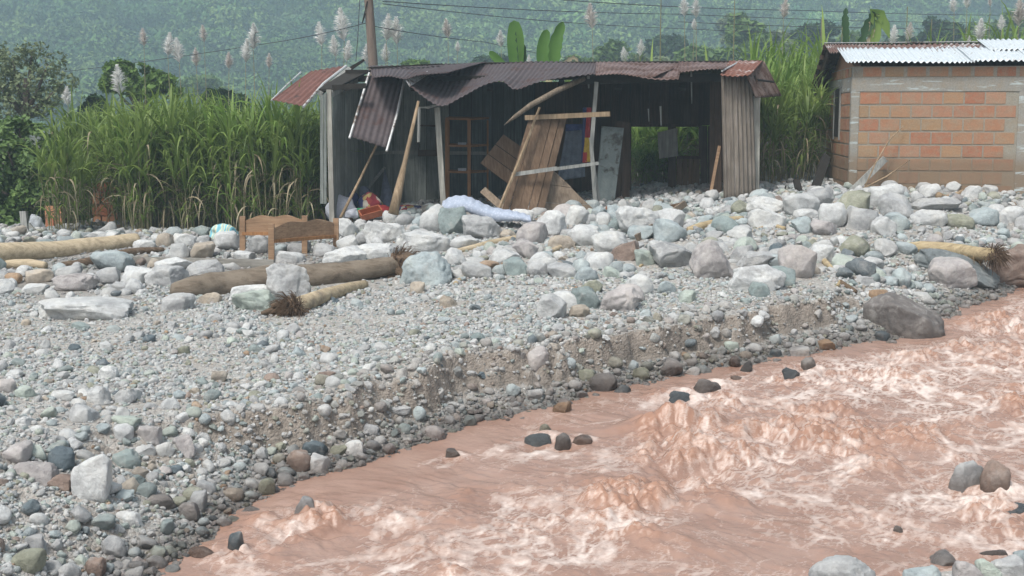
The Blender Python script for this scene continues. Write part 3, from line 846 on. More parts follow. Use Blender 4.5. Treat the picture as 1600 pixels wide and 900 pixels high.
# ---- cobbles: still things one by one
PAL = [('W', 30), ('G', 24), ('B', 18), ('P', 6), ('E', 9), ('N', 3), ('T', 7), ('L', 4), ('S', 3), ('R', 2), ('O', 1)]
PALK = [k for k, n in PAL for _ in range(n)]
class Hash2:
    def __init__(s, c=0.25): s.c = c; s.d = {}
    def put(s, x, y, r): s.d.setdefault((int(x // s.c), int(y // s.c)), []).append((x, y, r))
    def clash(s, x, y, r, k, rmax=0.65):
        n = int((r + rmax) / s.c) + 1; ix, iy = int(x // s.c), int(y // s.c)
        for a in range(ix - n, ix + n + 1):
            for b in range(iy - n, iy + n + 1):
                for (u, v, q) in s.d.get((a, b), ()):
                    if (u - x) ** 2 + (v - y) ** 2 < (k * (q + r)) ** 2: return True
        return False
HS = Hash2(0.5)
for (x, y, r) in occ: HS.put(x, y, r)
cob = [rock_verts(4, 900 + k, (k % 5) / 5.0) for k in range(12)]
cobm = [mesh_np('cobble', v, f) for v, f in cob]
for me in cobm: me.materials.append(M_ROCK)
USED = set(); n_c = 0; rr = random.Random(11); LIM = 300 - len(ROCKS) - 2
tries = 0
while n_c < LIM and tries < 60000:
    tries += 1
    Y = rr.uniform(6.3, 20.3); X = rr.uniform(-0.42 * Y, 0.42 * Y)
    d = samp(X, Y, _GD)
    if d < -0.05: continue
    px, py = px_of(X, Y, float(samp(X, Y)))
    if not (-10 < px < 1610 and 280 < py < 905): continue
    band = Y > 15.0
    if band: r = rr.uniform(.12, .24) if rr.random() < .75 else rr.uniform(.08, .12)
    else:
        if rr.random() > (0.8 if Y < 9.5 or d < 0.5 else 0.18): continue
        r = rr.uniform(.045, .085)
    if 11 < Y < 15 and d > .6 and X < -1: r = rr.uniform(.05, .08)
    if HS.clash(X, Y, r, 0.72): continue
    if Y > 19.5 and X > -3: continue
    if in_free(np.array([px, px]), np.array([py - r * 2600 / Y, py])).any(): continue
    k = rr.choice(PALK); fl = rr.uniform(.55, .85)
    g = float(samp(X, Y))
    o = link('cobble', cobm[rr.randrange(12)], None, None, (X, Y, g + r * fl * 0.35))
    o.scale = (r, r * rr.uniform(.65, 1.0), r * fl); o.rotation_euler = (rr.uniform(-.4, .4), rr.uniform(-.4, .4), rr.uniform(0, 6.28))
    kk = rr.uniform(.85, 1.08); b = CC[k]; o.color = (b[0] * kk, b[1] * kk, b[2] * kk, 1)
    tone = {'W': 'whitish', 'G': 'grey', 'B': 'bluish', 'P': 'pinkish', 'E': 'greenish', 'N': 'tan', 'T': 'teal', 'L': 'olive', 'S': 'slate', 'R': 'brown', 'O': 'orange'}[k]
    where = 'in the boulder rubble' if band else ('at the damp foot of the bank' if d < .5 else ('on the near left gravel' if Y < 10.5 else 'on the open gravel flat'))
    best = None
    for (ax, ay, lab) in sorted(((math.hypot(px - (q[0] + q[2]) / 2, (py - q[3]) * 1.5), i, q) for i, q in enumerate(ROCKS)), key=lambda z: z[0])[:14]:
        q = lab; w_ = q[6].split()
        if len(w_) > 10: continue
        mx, my = (q[0] + q[2]) / 2, (q[1] + q[3]) / 2; dx, dy = px - mx, py - my
        side = ('right of' if dx > 0 else 'left of') if abs(dx) > abs(dy) * 1.3 else ('below' if dy > 0 else 'above')
        for pre in ('', 'small ' if r < (.15 if band else .065) else 'large ', 'flat ' if fl < .7 else 'rounded '):
            L_ = '%s%s cobble %s the %s' % (pre, tone, side, q[6])
            if len(L_.split()) <= 16 and L_ not in USED: best = L_; break
        if best: break
    if best is None: best = '%s rounded cobble %s' % (tone, where)
    USED.add(best)
    tag(o, best, 'cobble', 'loose cobbles ' + where)
    HS.put(X, Y, r); n_c += 1

# ---- gravel: nobody could count it
protos = bpy.data.collections.new('gravel_kinds')
for k in range(14):
    v, f = rock_verts(3, 1500 + k, (k % 7) / 8.0)
    me = mesh_np('pebble', v, f); me.materials.append(M_PEB)
    protos.objects.link(bpy.data.objects.new('pebble_%02d' % k, me))
def scatter(n, rmin, rmax, pw, y0, y1, dens, seed, dmin=-0.1, dmax=99, clash=None):
    r = np.random.default_rng(seed)
    n = int(n * 1.16); Y = np.sqrt(r.uniform(y0 * y0, y1 * y1, n))
    X = r.uniform(-0.51, 0.51, n) * Y
    d = samp(X, Y, _GD); g = samp(X, Y)
    keep = (d > dmin) & (d < dmax) & (r.random(n) < dens(X, Y, d))
    X, Y, d, g = X[keep], Y[keep], d[keep], g[keep]; n = len(X)
    R = rmin * (rmax / rmin) ** (r.random(n) ** pw)
    if rmax > .04:
        qx, qy = px_of(X, Y, g); ok = (R < .035) | ~(in_free(qx, qy - R * 2200 / Y))
        X, Y, d, g, R = X[ok], Y[ok], d[ok], g[ok], R[ok]; n = len(X)
    if clash is not None:
        ok = np.ones(n, bool); order = np.argsort(-R)
        for i in order:
            if HS.clash(X[i], Y[i], R[i], clash, 0.65): ok[i] = False
            else: HS.put(X[i], Y[i], R[i])
        X, Y, d, g, R = X[ok], Y[ok], d[ok], g[ok], R[ok]; n = len(X)
    fl = r.uniform(.5, .9, n)
    pos = np.stack([X, Y, g + R * fl * r.uniform(-.25, 0.6, n)], -1)
    rot = np.stack([r.uniform(-.5, .5, n), r.uniform(-.5, .5, n), r.uniform(0, 6.28, n)], -1)
    scl = np.stack([R, R * r.uniform(.6, 1, n), R * fl], -1)
    keys = np.array([CC[k] for k in PALK]); c = keys[r.integers(0, len(keys), n)]
    c = c * r.uniform(.78, 1.08, n)[:, None]
    c = c * .85 + np.array([.36, .355, .34]) * .15
    # stones still sitting in the fresh-cut face are coated with its soil
    cut = ((d > 0.15) & (d < 0.75) & (X > -1.8) & (X < 3.4))[:, None]
    cut = cut & (r.random(n) < .6)[:, None]; c = np.where(cut, c * .55 + np.array([.28, .245, .21]) * .42, c)
    return pos, rot, scl, c
sand = lambda X, Y: sstep(-.08, .14, fbm2(X * .6 + 3, Y * .95, 3, 81))
parts = []
# big gravel, thick in the rubble band, along the bank foot and in the near left
parts.append(scatter(26000, .03, .085, 1.6, 6.0, 21.0, lambda X, Y, d: np.clip(.18 + .5 * sstep(15.5, 17, Y) + .35 * sstep(11, 9, Y) + .5 * (d < .3) - .0 * ((d > .3) & (d < .75) & (X > -2) & (X < 3.3)) - .17 * sand(X, Y), .03, 1), 31, -.06, 99, 0.62))
parts.append(scatter(12000, .02, .08, 1.4, 20.5, 24.5, lambda X, Y, d: .8 + 0 * X, 36, .3, 99, 0.6))
parts.append(scatter(16000, .06, .19, 1.2, 14.8, 21.0, lambda X, Y, d: 0.75 + 0 * X, 32, .3, 99, 0.56))
parts.append(scatter(70000, .016, .034, 1.2, 6.0, 20.0, lambda X, Y, d: np.clip(.85 - .75 * sand(X, Y) + .3 * (d < .3) - .2 * ((d > .3) & (d < .6) & (X > -2) & (X < 3.3)), .08, 1), 33, -.03))
parts.append(scatter(60000, .009, .018, 1.0, 6.0, 14.0, lambda X, Y, d: np.clip(.85 - .5 * sand(X, Y) - .3 * ((d > .3) & (d < .6)), .1, 1), 34, -.02))
parts.append(scatter(24000, .014, .065, 1.7, 8.5, 15.5, lambda X, Y, d: .85 + 0 * X, 37, .25, .85, 0.6))
parts.append(scatter(9000, .02, .06, 1.3, 6.0, 16.0, lambda X, Y, d: .9 + 0 * X, 35, -.04, .32, 0.55))
def stuff_points(name, parts, coll, label, cat):
    pos = np.concatenate([p[0] for p in parts]); rot = np.concatenate([p[1] for p in parts])
    scl = np.concatenate([p[2] for p in parts]); c = np.concatenate([p[3] for p in parts])
    n = len(pos); me = bpy.data.meshes.new(name); me.vertices.add(n); me.vertices.foreach_set('co', pos.astype(np.float32).ravel())
    for nm, a in (('rot', rot), ('scl', scl)):
        q = me.attributes.new(nm, 'FLOAT_VECTOR', 'POINT'); q.data.foreach_set('vector', a.astype(np.float32).ravel())
    q = me.attributes.new('pcol', 'FLOAT_COLOR', 'POINT'); q.data.foreach_set('color', np.c_[c, np.ones(n)].astype(np.float32).ravel())
    q = me.attributes.new('pick', 'INT', 'POINT'); q.data.foreach_set('value', np.random.default_rng(5).integers(0, len(coll.objects), n).astype(np.int32))
    me.update()
    o = bpy.data.objects.new(name, me); COL.objects.link(o); tag(o, label, cat, None, 'stuff')
    ng = bpy.data.node_groups.new(name + '_nodes', 'GeometryNodeTree')
    ng.interface.new_socket('Geometry', in_out='INPUT', socket_type='NodeSocketGeometry'); ng.interface.new_socket('Geometry', in_out='OUTPUT', socket_type='NodeSocketGeometry')
    N = ng.nodes; gi = N.new('NodeGroupInput'); go = N.new('NodeGroupOutput')
    mp = N.new('GeometryNodeMeshToPoints'); ip = N.new('GeometryNodeInstanceOnPoints'); ci = N.new('GeometryNodeCollectionInfo')
    ci.inputs['Collection'].default_value = coll; ci.inputs['Separate Children'].default_value = True; ci.inputs['Reset Children'].default_value = True
    def na(nm, ty):
        a = N.new('GeometryNodeInputNamedAttribute'); a.data_type = ty; a.inputs['Name'].default_value = nm; return a.outputs['Attribute']
    ip.inputs['Pick Instance'].default_value = True
    L = ng.links.new
    L(gi.outputs[0], mp.inputs['Mesh']); L(mp.outputs[0], ip.inputs['Points']); L(ci.outputs[0], ip.inputs['Instance'])
    L(na('pick', 'INT'), ip.inputs['Instance Index'])
    er = N.new('FunctionNodeEulerToRotation'); L(na('rot', 'FLOAT_VECTOR'), er.inputs[0]); L(er.outputs[0], ip.inputs['Rotation'])
    L(na('scl', 'FLOAT_VECTOR'), ip.inputs['Scale']); L(ip.outputs[0], go.inputs[0])
    md = o.modifiers.new('scatter', 'NODES'); md.node_group = ng
    return o
stuff_points('gravel', parts, protos, 'grey white and bluish river gravel covering the flood bank', 'gravel')
# ------------------------------------------------------------------ materials of the built things
def plank_mat(name, c, c2, rough=0.85, grain=(14, 14, 0.9), isl=0.35, bump=0.35):
    t = NT(name); v = t.coord('World', grain); g = t.n('ShaderNodeNewGeometry')
    f = t.noise(v, 2.2, 6, 0.65, 0.4); f2 = t.noise(t.coord('World'), 2.6, 4, 0.6); f3 = t.noise(v, 7.0, 4, 0.7)
    a = t.ramp(f, [(0.3, mulc(c, .62)), (0.5, c), (0.72, c2)])
    a = t.mix(t.ramp(f2, [(0.4, 0.0), (0.68, 0.6)]), a, mulc(c, .55))
    a = t.mix(1.0, a, t.ramp(g.outputs['Random Per Island'], [(0, (1 - isl,) * 3), (1, (1 + isl * .6,) * 3)]), 'MULTIPLY')
    return t.set(a, rough, t.bump(f3, bump, 0.01), 0.2)
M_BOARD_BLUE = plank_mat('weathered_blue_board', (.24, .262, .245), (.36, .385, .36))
M_BOARD_BACK = plank_mat('shaded_blue_board', (.095, .115, .118), (.16, .185, .185))  # darker copy of the blue board: interior shade put into the colour
M_BOARD_GREY = plank_mat('weathered_grey_board', (.33, .335, .315), (.50, .50, .465))
M_BOARD_PALE = plank_mat('pale_post_wood', (.36, .35, .31), (.50, .49, .43), isl=.1)
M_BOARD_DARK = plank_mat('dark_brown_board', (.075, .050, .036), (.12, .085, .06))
M_BOARD_BROWN = plank_mat('brown_panel_board', (.16, .105, .068), (.24, .17, .115), isl=.22)
M_BOARD_DUSTY = plank_mat('silt_covered_board', (.22, .17, .125), (.32, .26, .20), isl=.18)
M_SHELF = plank_mat('orange_shelf_wood', (.34, .17, .075), (.46, .26, .12), isl=.15)
M_LOGM = plank_mat('peeled_pole_wood', (.30, .22, .14), (.46, .36, .25), isl=.0)
M_BED = plank_mat('varnished_bed_wood', (.34, .215, .13), (.46, .32, .205), rough=.6, grain=(0.9, 6, 16), isl=.15, bump=.1)
M_PLANKH = plank_mat('flat_grey_plank', (.30, .285, .255), (.42, .405, .37), grain=(.8, 12, 12))
M_SPLIT = plank_mat('split_grey_wood', (.17, .135, .10), (.30, .25, .19), isl=0)
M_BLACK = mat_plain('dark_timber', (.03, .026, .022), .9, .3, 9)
def sheet_mat(name, c, c2, rust, amount, rough=0.55, metal=0.25, gr=(1, 1, 1)):
    t = NT(name); v = t.coord('World', gr)
    f = t.noise(v, 2.4, 6, 0.7, 0.5); f2 = t.noise(v, 11, 5, 0.7)
    a = t.mix(t.ramp(f2, [(0.35, 0.0), (0.7, 1.0)]), c, c2)
    k = t.math('ADD', f, t.math('MULTIPLY', t.math('SUBTRACT', f2, 0.5), 0.5))
    m = t.ramp(k, [(0.62 - amount * .45, 0.0), (0.72 - amount * .38, 1.0)])
    a = t.mix(m, a, t.mix(f2, rust, mulc(rust, .55)))
    return t.set(a, t.ramp(m, [(0, rough), (1, .9)]), t.bump(f2, .2, .005), 0.4, metal)
M_PURPLE = sheet_mat('purple_grey_sheet', (.055, .043, .046), (.088, .070, .072), (.085, .05, .045), .2, .75, 0.0)
M_RED = sheet_mat('red_rusted_sheet', (.125, .055, .042), (.185, .085, .068), (.085, .055, .05), .15, .7, 0.05)
M_RUST = sheet_mat('rusty_sheet', (.14, .095, .088), (.22, .16, .148), (.11, .058, .042), .4, .7, 0.1)
M_RUSTW = sheet_mat('patchy_rust_sheet', (.50, .45, .43), (.6, .57, .55), (.22, .09, .06), .7, .6, 0.1)
M_RUSTD = sheet_mat('dark_rust_sheet', (.11, .075, .06), (.17, .12, .10), (.10, .05, .035), .5, .8, 0.1)
M_RUSTG = sheet_mat('brown_gable_sheet', (.13, .095, .08), (.20, .155, .135), (.11, .06, .045), .4, .8, 0.05)
M_ZINC = sheet_mat('zinc_sheet', (.58, .63, .66), (.68, .72, .74), (.42, .40, .38), .05, .42, 0.25)
M_ZINCR = sheet_mat('stained_zinc_sheet', (.58, .60, .61), (.68, .70, .71), (.20, .12, .10), .62, .5, 0.2)
M_ZEDGE = sheet_mat('bare_metal_edge', (.45, .46, .46), (.62, .63, .63), (.2, .15, .12), .2, .5, 0.3)
M_ZWALL = sheet_mat('grey_wall_sheet', (.19, .225, .22), (.26, .30, .29), (.12, .12, .11), .25, .7, 0.1)

def sheet(name, top, bot, m, parent, pitch=0.085, amp=0.008, nv=10, sag=0.0, seed=0, curl=0.0, label=None, flat=False):
    """corrugated sheet between a top and a bottom edge, both polylines of world points; the grooves run from top to bottom"""
    top = [Vector(p) for p in top]; bot = [Vector(p) for p in bot]
    def along(pl):
        L = [0]
        for a, b in zip(pl[:-1], pl[1:]): L.append(L[-1] + (b - a).length)
        return L
    lt, lb = along(top), along(bot); W = max(lt[-1], lb[-1]); nu = max(8, int(W / pitch * 8))
    def at_(pl, L, u):
        s_ = u * L[-1]
        i = 0
        while i < len(pl) - 2 and L[i + 1] < s_: i += 1
        q = (s_ - L[i]) / max(1e-9, L[i + 1] - L[i])
        p0 = pl[max(i - 1, 0)]; p1 = pl[i]; p2 = pl[i + 1]; p3 = pl[min(i + 2, len(pl) - 1)]
        return 0.5 * ((2 * p1) + (p2 - p0) * q + (2 * p0 - 5 * p1 + 4 * p2 - p3) * q * q + (3 * p1 - p0 - 3 * p2 + p3) * q ** 3)
    vs_, fs = [], []
    rnd = random.Random(seed); ph = rnd.uniform(0, 6)
    for i in range(nu + 1):
        u = i / nu; a = at_(top, lt, u); b = at_(bot, lb, u)
        e = at_(top, lt, min(1, u + .01)) - at_(top, lt, max(0, u - .01))
        nrm = e.cross(b - a).normalized()
        if nrm.z < 0: nrm = -nrm
        for j in range(nv + 1):
            w = j / nv
            p = a.lerp(b, w)
            c = 0 if flat else amp * math.sin(2 * math.pi * u * W / pitch)
            c += sag * 4 * w * (1 - w) * -1 + 0.012 * math.sin(3.1 * u * W + ph) * math.sin(2.3 * w + ph) + curl * (1 - u) * w
            vs_.append(p + nrm * c)
    for i in range(nu):
        for j in range(nv):
            k = i * (nv + 1) + j; fs.append([k, k + 1, k + nv + 2, k + nv + 1])
    M = parent_matrix(parent).inverted() if parent else Matrix.Identity(4)
    arr = np.array([tuple(M @ v) for v in vs_])
    o = link(name, mesh_np(name, arr, np.array(fs)), m, parent)
    sd = o.modifiers.new('thickness', 'SOLIDIFY'); sd.thickness = 0.004; sd.offset = 0
    if label: o['label'] = label
    return o
def board_wall(name, bl, br, tl, tr, n, m, parent, thick=0.022, gap=0.007, seed=0, label=None, jag=0.02):
    """upright boards side by side between four corners"""
    bl, br, tl, tr = map(Vector, (bl, br, tl, tr)); rnd = random.Random(seed)
    nrm = (br - bl).cross(tl - bl).normalized(); mb = MB()
    us = [0]
    for i in range(n): us.append(us[-1] + rnd.uniform(.8, 1.2))
    us = [u / us[-1] for u in us]; W = (br - bl).length
    for i in range(n):
        u0, u1 = us[i] + gap / W / 2 * rnd.uniform(.4, 2), us[i + 1] - gap / W / 2 * rnd.uniform(.4, 2)
        o = nrm * rnd.uniform(-.008, .008)
        a, b = bl.lerp(br, u0), bl.lerp(br, u1); c, d = tl.lerp(tr, u1), tl.lerp(tr, u0)
        k = rnd.uniform(-jag, jag); c = c + (c - b).normalized() * k; d = d + (d - a).normalized() * k
        mb.slab([a + o, b + o, c + o, d + o], thick, nrm)
    return mb.build(name, m, parent, label=label)

# ------------------------------------------------------------------ the wrecked wooden hut
YF, YB = 20.2, 23.3
hut = empty('wooden_hut', (P(850, 330, 21.7).x, 21.7, 1.1), 'wrecked wooden hut with bent corrugated sheets for a roof, front torn open', 'hut')
zt = 3.30
# side wall on the left: boards run back from the pale corner post
fl0, fl1 = P(506, 352, YF), P(506, 138, YF)
bk0, bk1 = P(598, 330, YB), P(598, 128, YB)
board_wall('side_wall', P(519, 350, 20.3), bk0, P(519, 139, 20.3), bk1, 9, M_BOARD_BLUE, hut, seed=3, label='weathered grey green board side wall')
board_wall('front_boards', P(500, 318, 20.15), P(511, 318, 20.15), P(500, 150, 20.15), P(511, 143, 20.15), 2, M_BOARD_BLUE, hut, seed=4)
# back wall
GB = P(800, 326, YB).z - 0.25
def bwall(x0, x1, y0, y1, n, m, s, lab=None, nm='back_wall'):
    return board_wall(nm, P(x0, y1, YB), P(x1, y1, YB), P(x0, y0, YB), P(x1, y0, YB), n, m, hut, seed=s, jag=.004, label=lab)
bwall(598, 702, 128, 345, 6, M_BOARD_BLUE, 5, 'lighter blue green boards at the back of the side room')
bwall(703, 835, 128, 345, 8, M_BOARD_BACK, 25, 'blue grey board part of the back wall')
MB().slab([P(598, 345, YB + .06), P(980, 345, YB + .06), P(980, 128, YB + .06), P(598, 128, YB + .06)], .02, (0, 1, 0)).build('gap_blackout', M_BLACK, hut)  # added black sheet, keeps daylight out of the gaps between the boards
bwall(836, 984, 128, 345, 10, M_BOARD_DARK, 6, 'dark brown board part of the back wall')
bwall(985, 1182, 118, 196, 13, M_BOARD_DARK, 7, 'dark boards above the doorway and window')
bwall(1043, 1056, 197, 345, 1, M_BOARD_DARK, 8, None, 'door_post')
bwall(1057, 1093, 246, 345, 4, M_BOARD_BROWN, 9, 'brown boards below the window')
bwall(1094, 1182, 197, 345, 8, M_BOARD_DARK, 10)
MB().slab([P(984, 194, YB + .06), P(1182, 194, YB + .06), P(1182, 118, YB + .06), P(984, 118, YB + .06)], .02, (0, 1, 0)).build('gap_blackout', M_BLACK, hut)  # added black sheet, stops the gaps above doorway and window glowing
f = MB()
for a, b in (((984, 192), (984, 345)), ((984, 196), (1094, 196)), ((1058, 246), (1094, 246)), ((1094, 196), (1094, 246))):
    f.beam(P(a[0], a[1], YB - .03), P(b[0], b[1], YB - .03), .05, .06)
f.build('door_frame', M_BOARD_DARK, hut)
sh = MB(); sh.slab([P(1027, 207, 22.9), P(1057, 200, 22.7), P(1059, 244, 22.7), P(1030, 248, 22.9)], .02).build('window_shutter', M_BOARD_GREY, hut, label='grey shutter hanging askew in the doorway')
# rails on the walls
r_ = MB(); r_.beam(P(519, 249, 20.38), P(598, 238, YB - .05), .06, .04, (1, 0, 0)); r_.beam(P(598, 238, YB - .05), P(800, 240, YB - .05), .06, .03)
r_.beam(P(601, 262, YB - .06), P(545, 330, 21.2), .05, .03); r_.build('wall_rail', M_BOARD_GREY, hut)
r2 = MB(); r2.beam(P(516, 147, 20.25), P(556, 124, 21.5), .10, .08, (1, 0, 0)); r2.build('top_plate', M_BOARD_GREY, hut)
# roof timbers seen where the sheets are gone
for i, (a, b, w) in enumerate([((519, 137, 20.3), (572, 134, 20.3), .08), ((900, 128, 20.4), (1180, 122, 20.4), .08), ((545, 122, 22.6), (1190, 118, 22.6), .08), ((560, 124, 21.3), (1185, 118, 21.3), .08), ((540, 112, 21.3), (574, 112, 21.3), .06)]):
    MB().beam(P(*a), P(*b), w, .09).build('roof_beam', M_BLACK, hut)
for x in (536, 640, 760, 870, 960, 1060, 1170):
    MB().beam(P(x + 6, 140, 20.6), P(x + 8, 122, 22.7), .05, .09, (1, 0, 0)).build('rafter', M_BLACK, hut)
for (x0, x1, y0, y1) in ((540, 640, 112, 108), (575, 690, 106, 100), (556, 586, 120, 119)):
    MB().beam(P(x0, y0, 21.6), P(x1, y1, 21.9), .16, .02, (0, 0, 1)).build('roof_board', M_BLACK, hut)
# posts
def post(pts, w, m, nm='post', lab=None, d=None):
    mb = MB()
    for a, b in zip(pts[:-1], pts[1:]): mb.beam(P(*a), P(*b), w, d or w)
    return mb.build(nm, m, hut, label=lab)
post([(514, 140, 20.18), (519, 352, 20.18)], .075, M_BOARD_PALE, lab='pale corner post')
post([(683, 168, 20.35), (693, 322, 20.35)], .085, M_BOARD_PALE, lab='pale post in the middle of the open front')
post([(932, 128, 20.3), (924, 230, 20.32), (931, 335, 20.35)], .06, M_BOARD_GREY)
post([(922, 215, 20.4), (939, 335, 20.42)], .04, M_BOARD_GREY)
post([(1182, 150, 20.25), (1180, 318, 20.25)], .10, M_BOARD_PALE, lab='pale end post at the far end of the hut')
# roof sheets: top edge on the ridge line, lower edge as it hangs
RY, EY = 22.3, 19.95
sheet('roof_sheet', [P(486, 112, 21.5), P(541, 103, 21.7)], [P(425, 156, 20.2), P(474, 166, 20.1)], M_RED, hut, seed=1, label='red rusted sheet sliding off the left gable')
MB().tube([P(541, 103, 21.68), P(505, 131, 20.8), P(474, 167, 20.08)], .022, 6).build('gable_edge', M_ZEDGE, hut)
MB().tube([P(470, 113, 21.5), P(448, 133, 20.8), P(424, 157, 20.2)], .014, 6).build('gable_edge', M_ZEDGE, hut)
MB().beam(P(545, 108, 21.6), P(500, 146, 20.3), .07, .07).build('rafter', M_BOARD_GREY, hut)
MB().slab([P(498, 142, 20.3), P(541, 112, 21.5), P(580, 112, 21.5), P(520, 142, 20.3)], .03, (0, 0, 1)).build('roof_board', M_BLACK, hut)
MB().slab([P(540, 108, 21.75), P(568, 92, 21.75), P(570, 95, 21.75), P(545, 113, 21.75)], .02, (0, 1, 0)).build('bent_strip', M_BLACK, hut)
sheet('roof_sheet', [P(576, 118, 20.9), P(632, 123, 20.9)], [P(548, 213, 19.95), P(606, 233, 19.9)], M_PURPLE, hut, pitch=.085, amp=.009, seed=2, label='purple grey sheet hanging straight down over the side room')
MB().tube([P(577, 114, 20.86), P(560, 170, 20.35), P(546, 216, 19.92)], .020, 6).build('sheet_edge', M_ZEDGE, hut)
MB().tube([P(632, 124, 20.86), P(620, 180, 20.35), P(604, 236, 19.87)], .020, 6).build('sheet_edge', M_ZEDGE, hut)
sheet('roof_sheet', [P(578, 104, RY), P(660, 101, RY), P(760, 98, RY)], [P(582, 121, 20.1), P(608, 119, 20.0), P(634, 124, 19.95), P(655, 118, 20.0), P(700, 113, 20.1)], M_PURPLE, hut, seed=3)
sheet('roof_sheet', [P(672, 101, RY + .02), P(760, 98, RY + .02), P(935, 96, RY + .02)],
      [P(634, 127, 20.0), P(660, 150, 19.85), P(690, 166, 19.75), P(722, 152, 19.8), P(757, 133, 19.95), P(785, 127, 20.05), P(806, 139, 19.9), P(850, 126, 19.95), P(930, 116, 20.0)], M_PURPLE, hut, nv=16, sag=.03, seed=4, label='long purple grey sheet with a drooping wavy eave')
MB().slab([P(634, 126, 19.97), P(668, 112, 20.8), P(672, 115, 20.8), P(640, 136, 19.93)], .012, (0, 0, 1)).build('sheet_edge', M_ZEDGE, hut)
sheet('roof_sheet', [P(932, 97, RY), P(1000, 97, RY), P(1075, 97, RY)], [P(930, 118, 19.95), P(966, 116, 19.95), P(1012, 121, 19.9), P(1030, 116, 19.9)], M_RUST, hut, seed=5)
sheet('roof_sheet', [P(1030, 100, RY - .6), P(1066, 99, RY - .6)], [P(1000, 120, 19.85), P(1030, 124, 19.8), P(1060, 124, 19.8)], M_RUST, hut, seed=6)
sheet('roof_sheet', [P(1060, 97, RY), P(1150, 96, RY)], [P(1062, 112, 19.95), P(1100, 109, 19.95), P(1130, 109, 19.95)], M_RUST, hut, seed=7)
sheet('roof_sheet', [P(1140, 96, RY - .5), P(1192, 95, RY - .5)], [P(1125, 117, 19.8), P(1150, 119, 19.75), P(1172, 117, 19.75)], M_RUSTW, hut, seed=8, label='bright patchy rust sheet at the end of the roof')
MB().tube([P(1128, 111, 19.95), P(1152, 98, 21.5)], .014, 6).build('sheet_edge', M_ZEDGE, hut)
sheet('roof_sheet', [P(578, 104, RY + .02), P(1192, 95, RY + .02)], [P(590, 125, 24.2), P(1200, 118, 24.2)], M_RUSTD, hut, seed=9, amp=.008)
sheet('roof_sheet', [P(1193, 96, 22.0), P(1166, 118, 19.8)], [P(1220, 150, 22.0), P(1180, 153, 19.8)], M_RUSTG, hut, pitch=.11, amp=.013, seed=10, label='dark rusty sheet folded down at the far gable')
MB().tube([P(1178, 124, 20.5), P(1209, 128, 21.2)], .02, 6).build('roof_beam', M_BLACK, hut)
MB().tube([P(580, 107, 22.2), P(760, 99, 22.25), P(1190, 96, 22.25)], .02, 6).build('ridge_pole', M_BLACK, hut)
# grooved end wall
sheet('end_wall', [P(1127, 119, 20.0), P(1150, 118, 19.97), P(1176, 120, 20.1)], [P(1131, 322, 20.0), P(1155, 318, 19.95), P(1181, 308, 20.1)], plank_mat('silvery_boards', (.21, .18, .15), (.33, .30, .27), isl=0), hut, pitch=.072, amp=.016, seed=12, label='silvery grey grooved boards closing the end of the hut')
board_wall('side_wall', P(1181, 330, 20.35), P(1150, 330, YB), P(1181, 122, 20.35), P(1150, 128, YB), 14, M_BOARD_DARK, hut, seed=13)
board_wall('back_strip', P(1110, 335, 20.9), P(1128, 335, 20.6), P(1110, 122, 20.9), P(1128, 120, 20.6), 2, M_BOARD_DARK, hut, seed=14)
MB().beam(P(1106, 325, 20.1), P(1124, 228, 20.3), .045, .03).build('leaning_lath', M_BED, hut)
# inside boards and sheets
sheet('wall_sheet', [P(940, 197, 21.0), P(975, 200, 21.0)], [P(929, 325, 20.9), P(958, 332, 20.9)], M_ZWALL, hut, pitch=.16, amp=.01, seed=15, label='dull green grey metal sheet standing inside')
board_wall('inner_boards', P(958, 335, 21.2), P(984, 335, 21.2), P(962, 190, 21.2), P(984, 190, 21.2), 2, M_BOARD_DARK, hut, seed=16)
# broken roof pole with a splintered white tip
tip = [P(912, 122, 20.3), P(870, 142, 20.0), P(830, 164, 19.8), P(805, 182, 19.65), P(788, 195, 19.6)]
MB().tube(tip, [.045, .045, .04, .03, .005], 8, rough=.15, seed=4).build('broken_rafter', M_SPLIT, hut, True, label='broken roof pole with a pale splintered tip')
MB().tube([P(654, 222, 20.1), P(655, 168, 20.1), P(670, 168, 20.15), P(690, 161, 20.3)], .025, 6).build('lath', M_BOARD_GREY, hut)
# hanging bits
for (x, y0, y1, w) in ((1013, 170, 190, .02), (1032, 166, 196, .03), (1080, 110, 162, .03), (919, 118, 138, .05)):
    MB().beam(P(x, y0, 20.9), P(x + 1, y1, 20.9), w, .01, w2=w * .4).build('hanging_strip', M_BOARD_GREY, hut)
# dark picture-like board on the back wall
pb = MB(); pb.beam(P(654, 244, YB - .1), P(654, 196, YB - .1), .03, .03); pb.beam(P(682, 244, YB - .1), P(682, 196, YB - .1), .03, .03); pb.beam(P(652, 196, YB - .1), P(684, 197, YB - .1), .03, .04)
pb.slab([P(653, 234, YB - .12), P(683, 234, YB - .12), P(683, 244, YB - .12), P(653, 244, YB - .12)], .05, (0, -1, 0)); pb.build('wall_shelf', M_BOARD_DARK, hut)

# leaning log and thin stick
lg = MB().tube([P(654, 158, 19.95), P(643, 207, 19.85), P(632, 255, 19.75), P(623, 296, 19.6), P(614, 334, 19.5)], [.022, .030, .038, .062, .078], 10, rough=.12, seed=6)
o = lg.build('leaning_log', M_LOGM, None, True); tag(o, 'thick peeled log leaning up against the drooping roof of the hut', 'log')
o = MB().tube([P(588, 228, 21.3), P(560, 285, 20.4), P(532, 340, 19.8)], [.02, .022, .026], 7, rough=.1).build('leaning_stick', M_LOGM, None, True); tag(o, 'thin straight stick leaning inside the side room of the hut', 'stick')

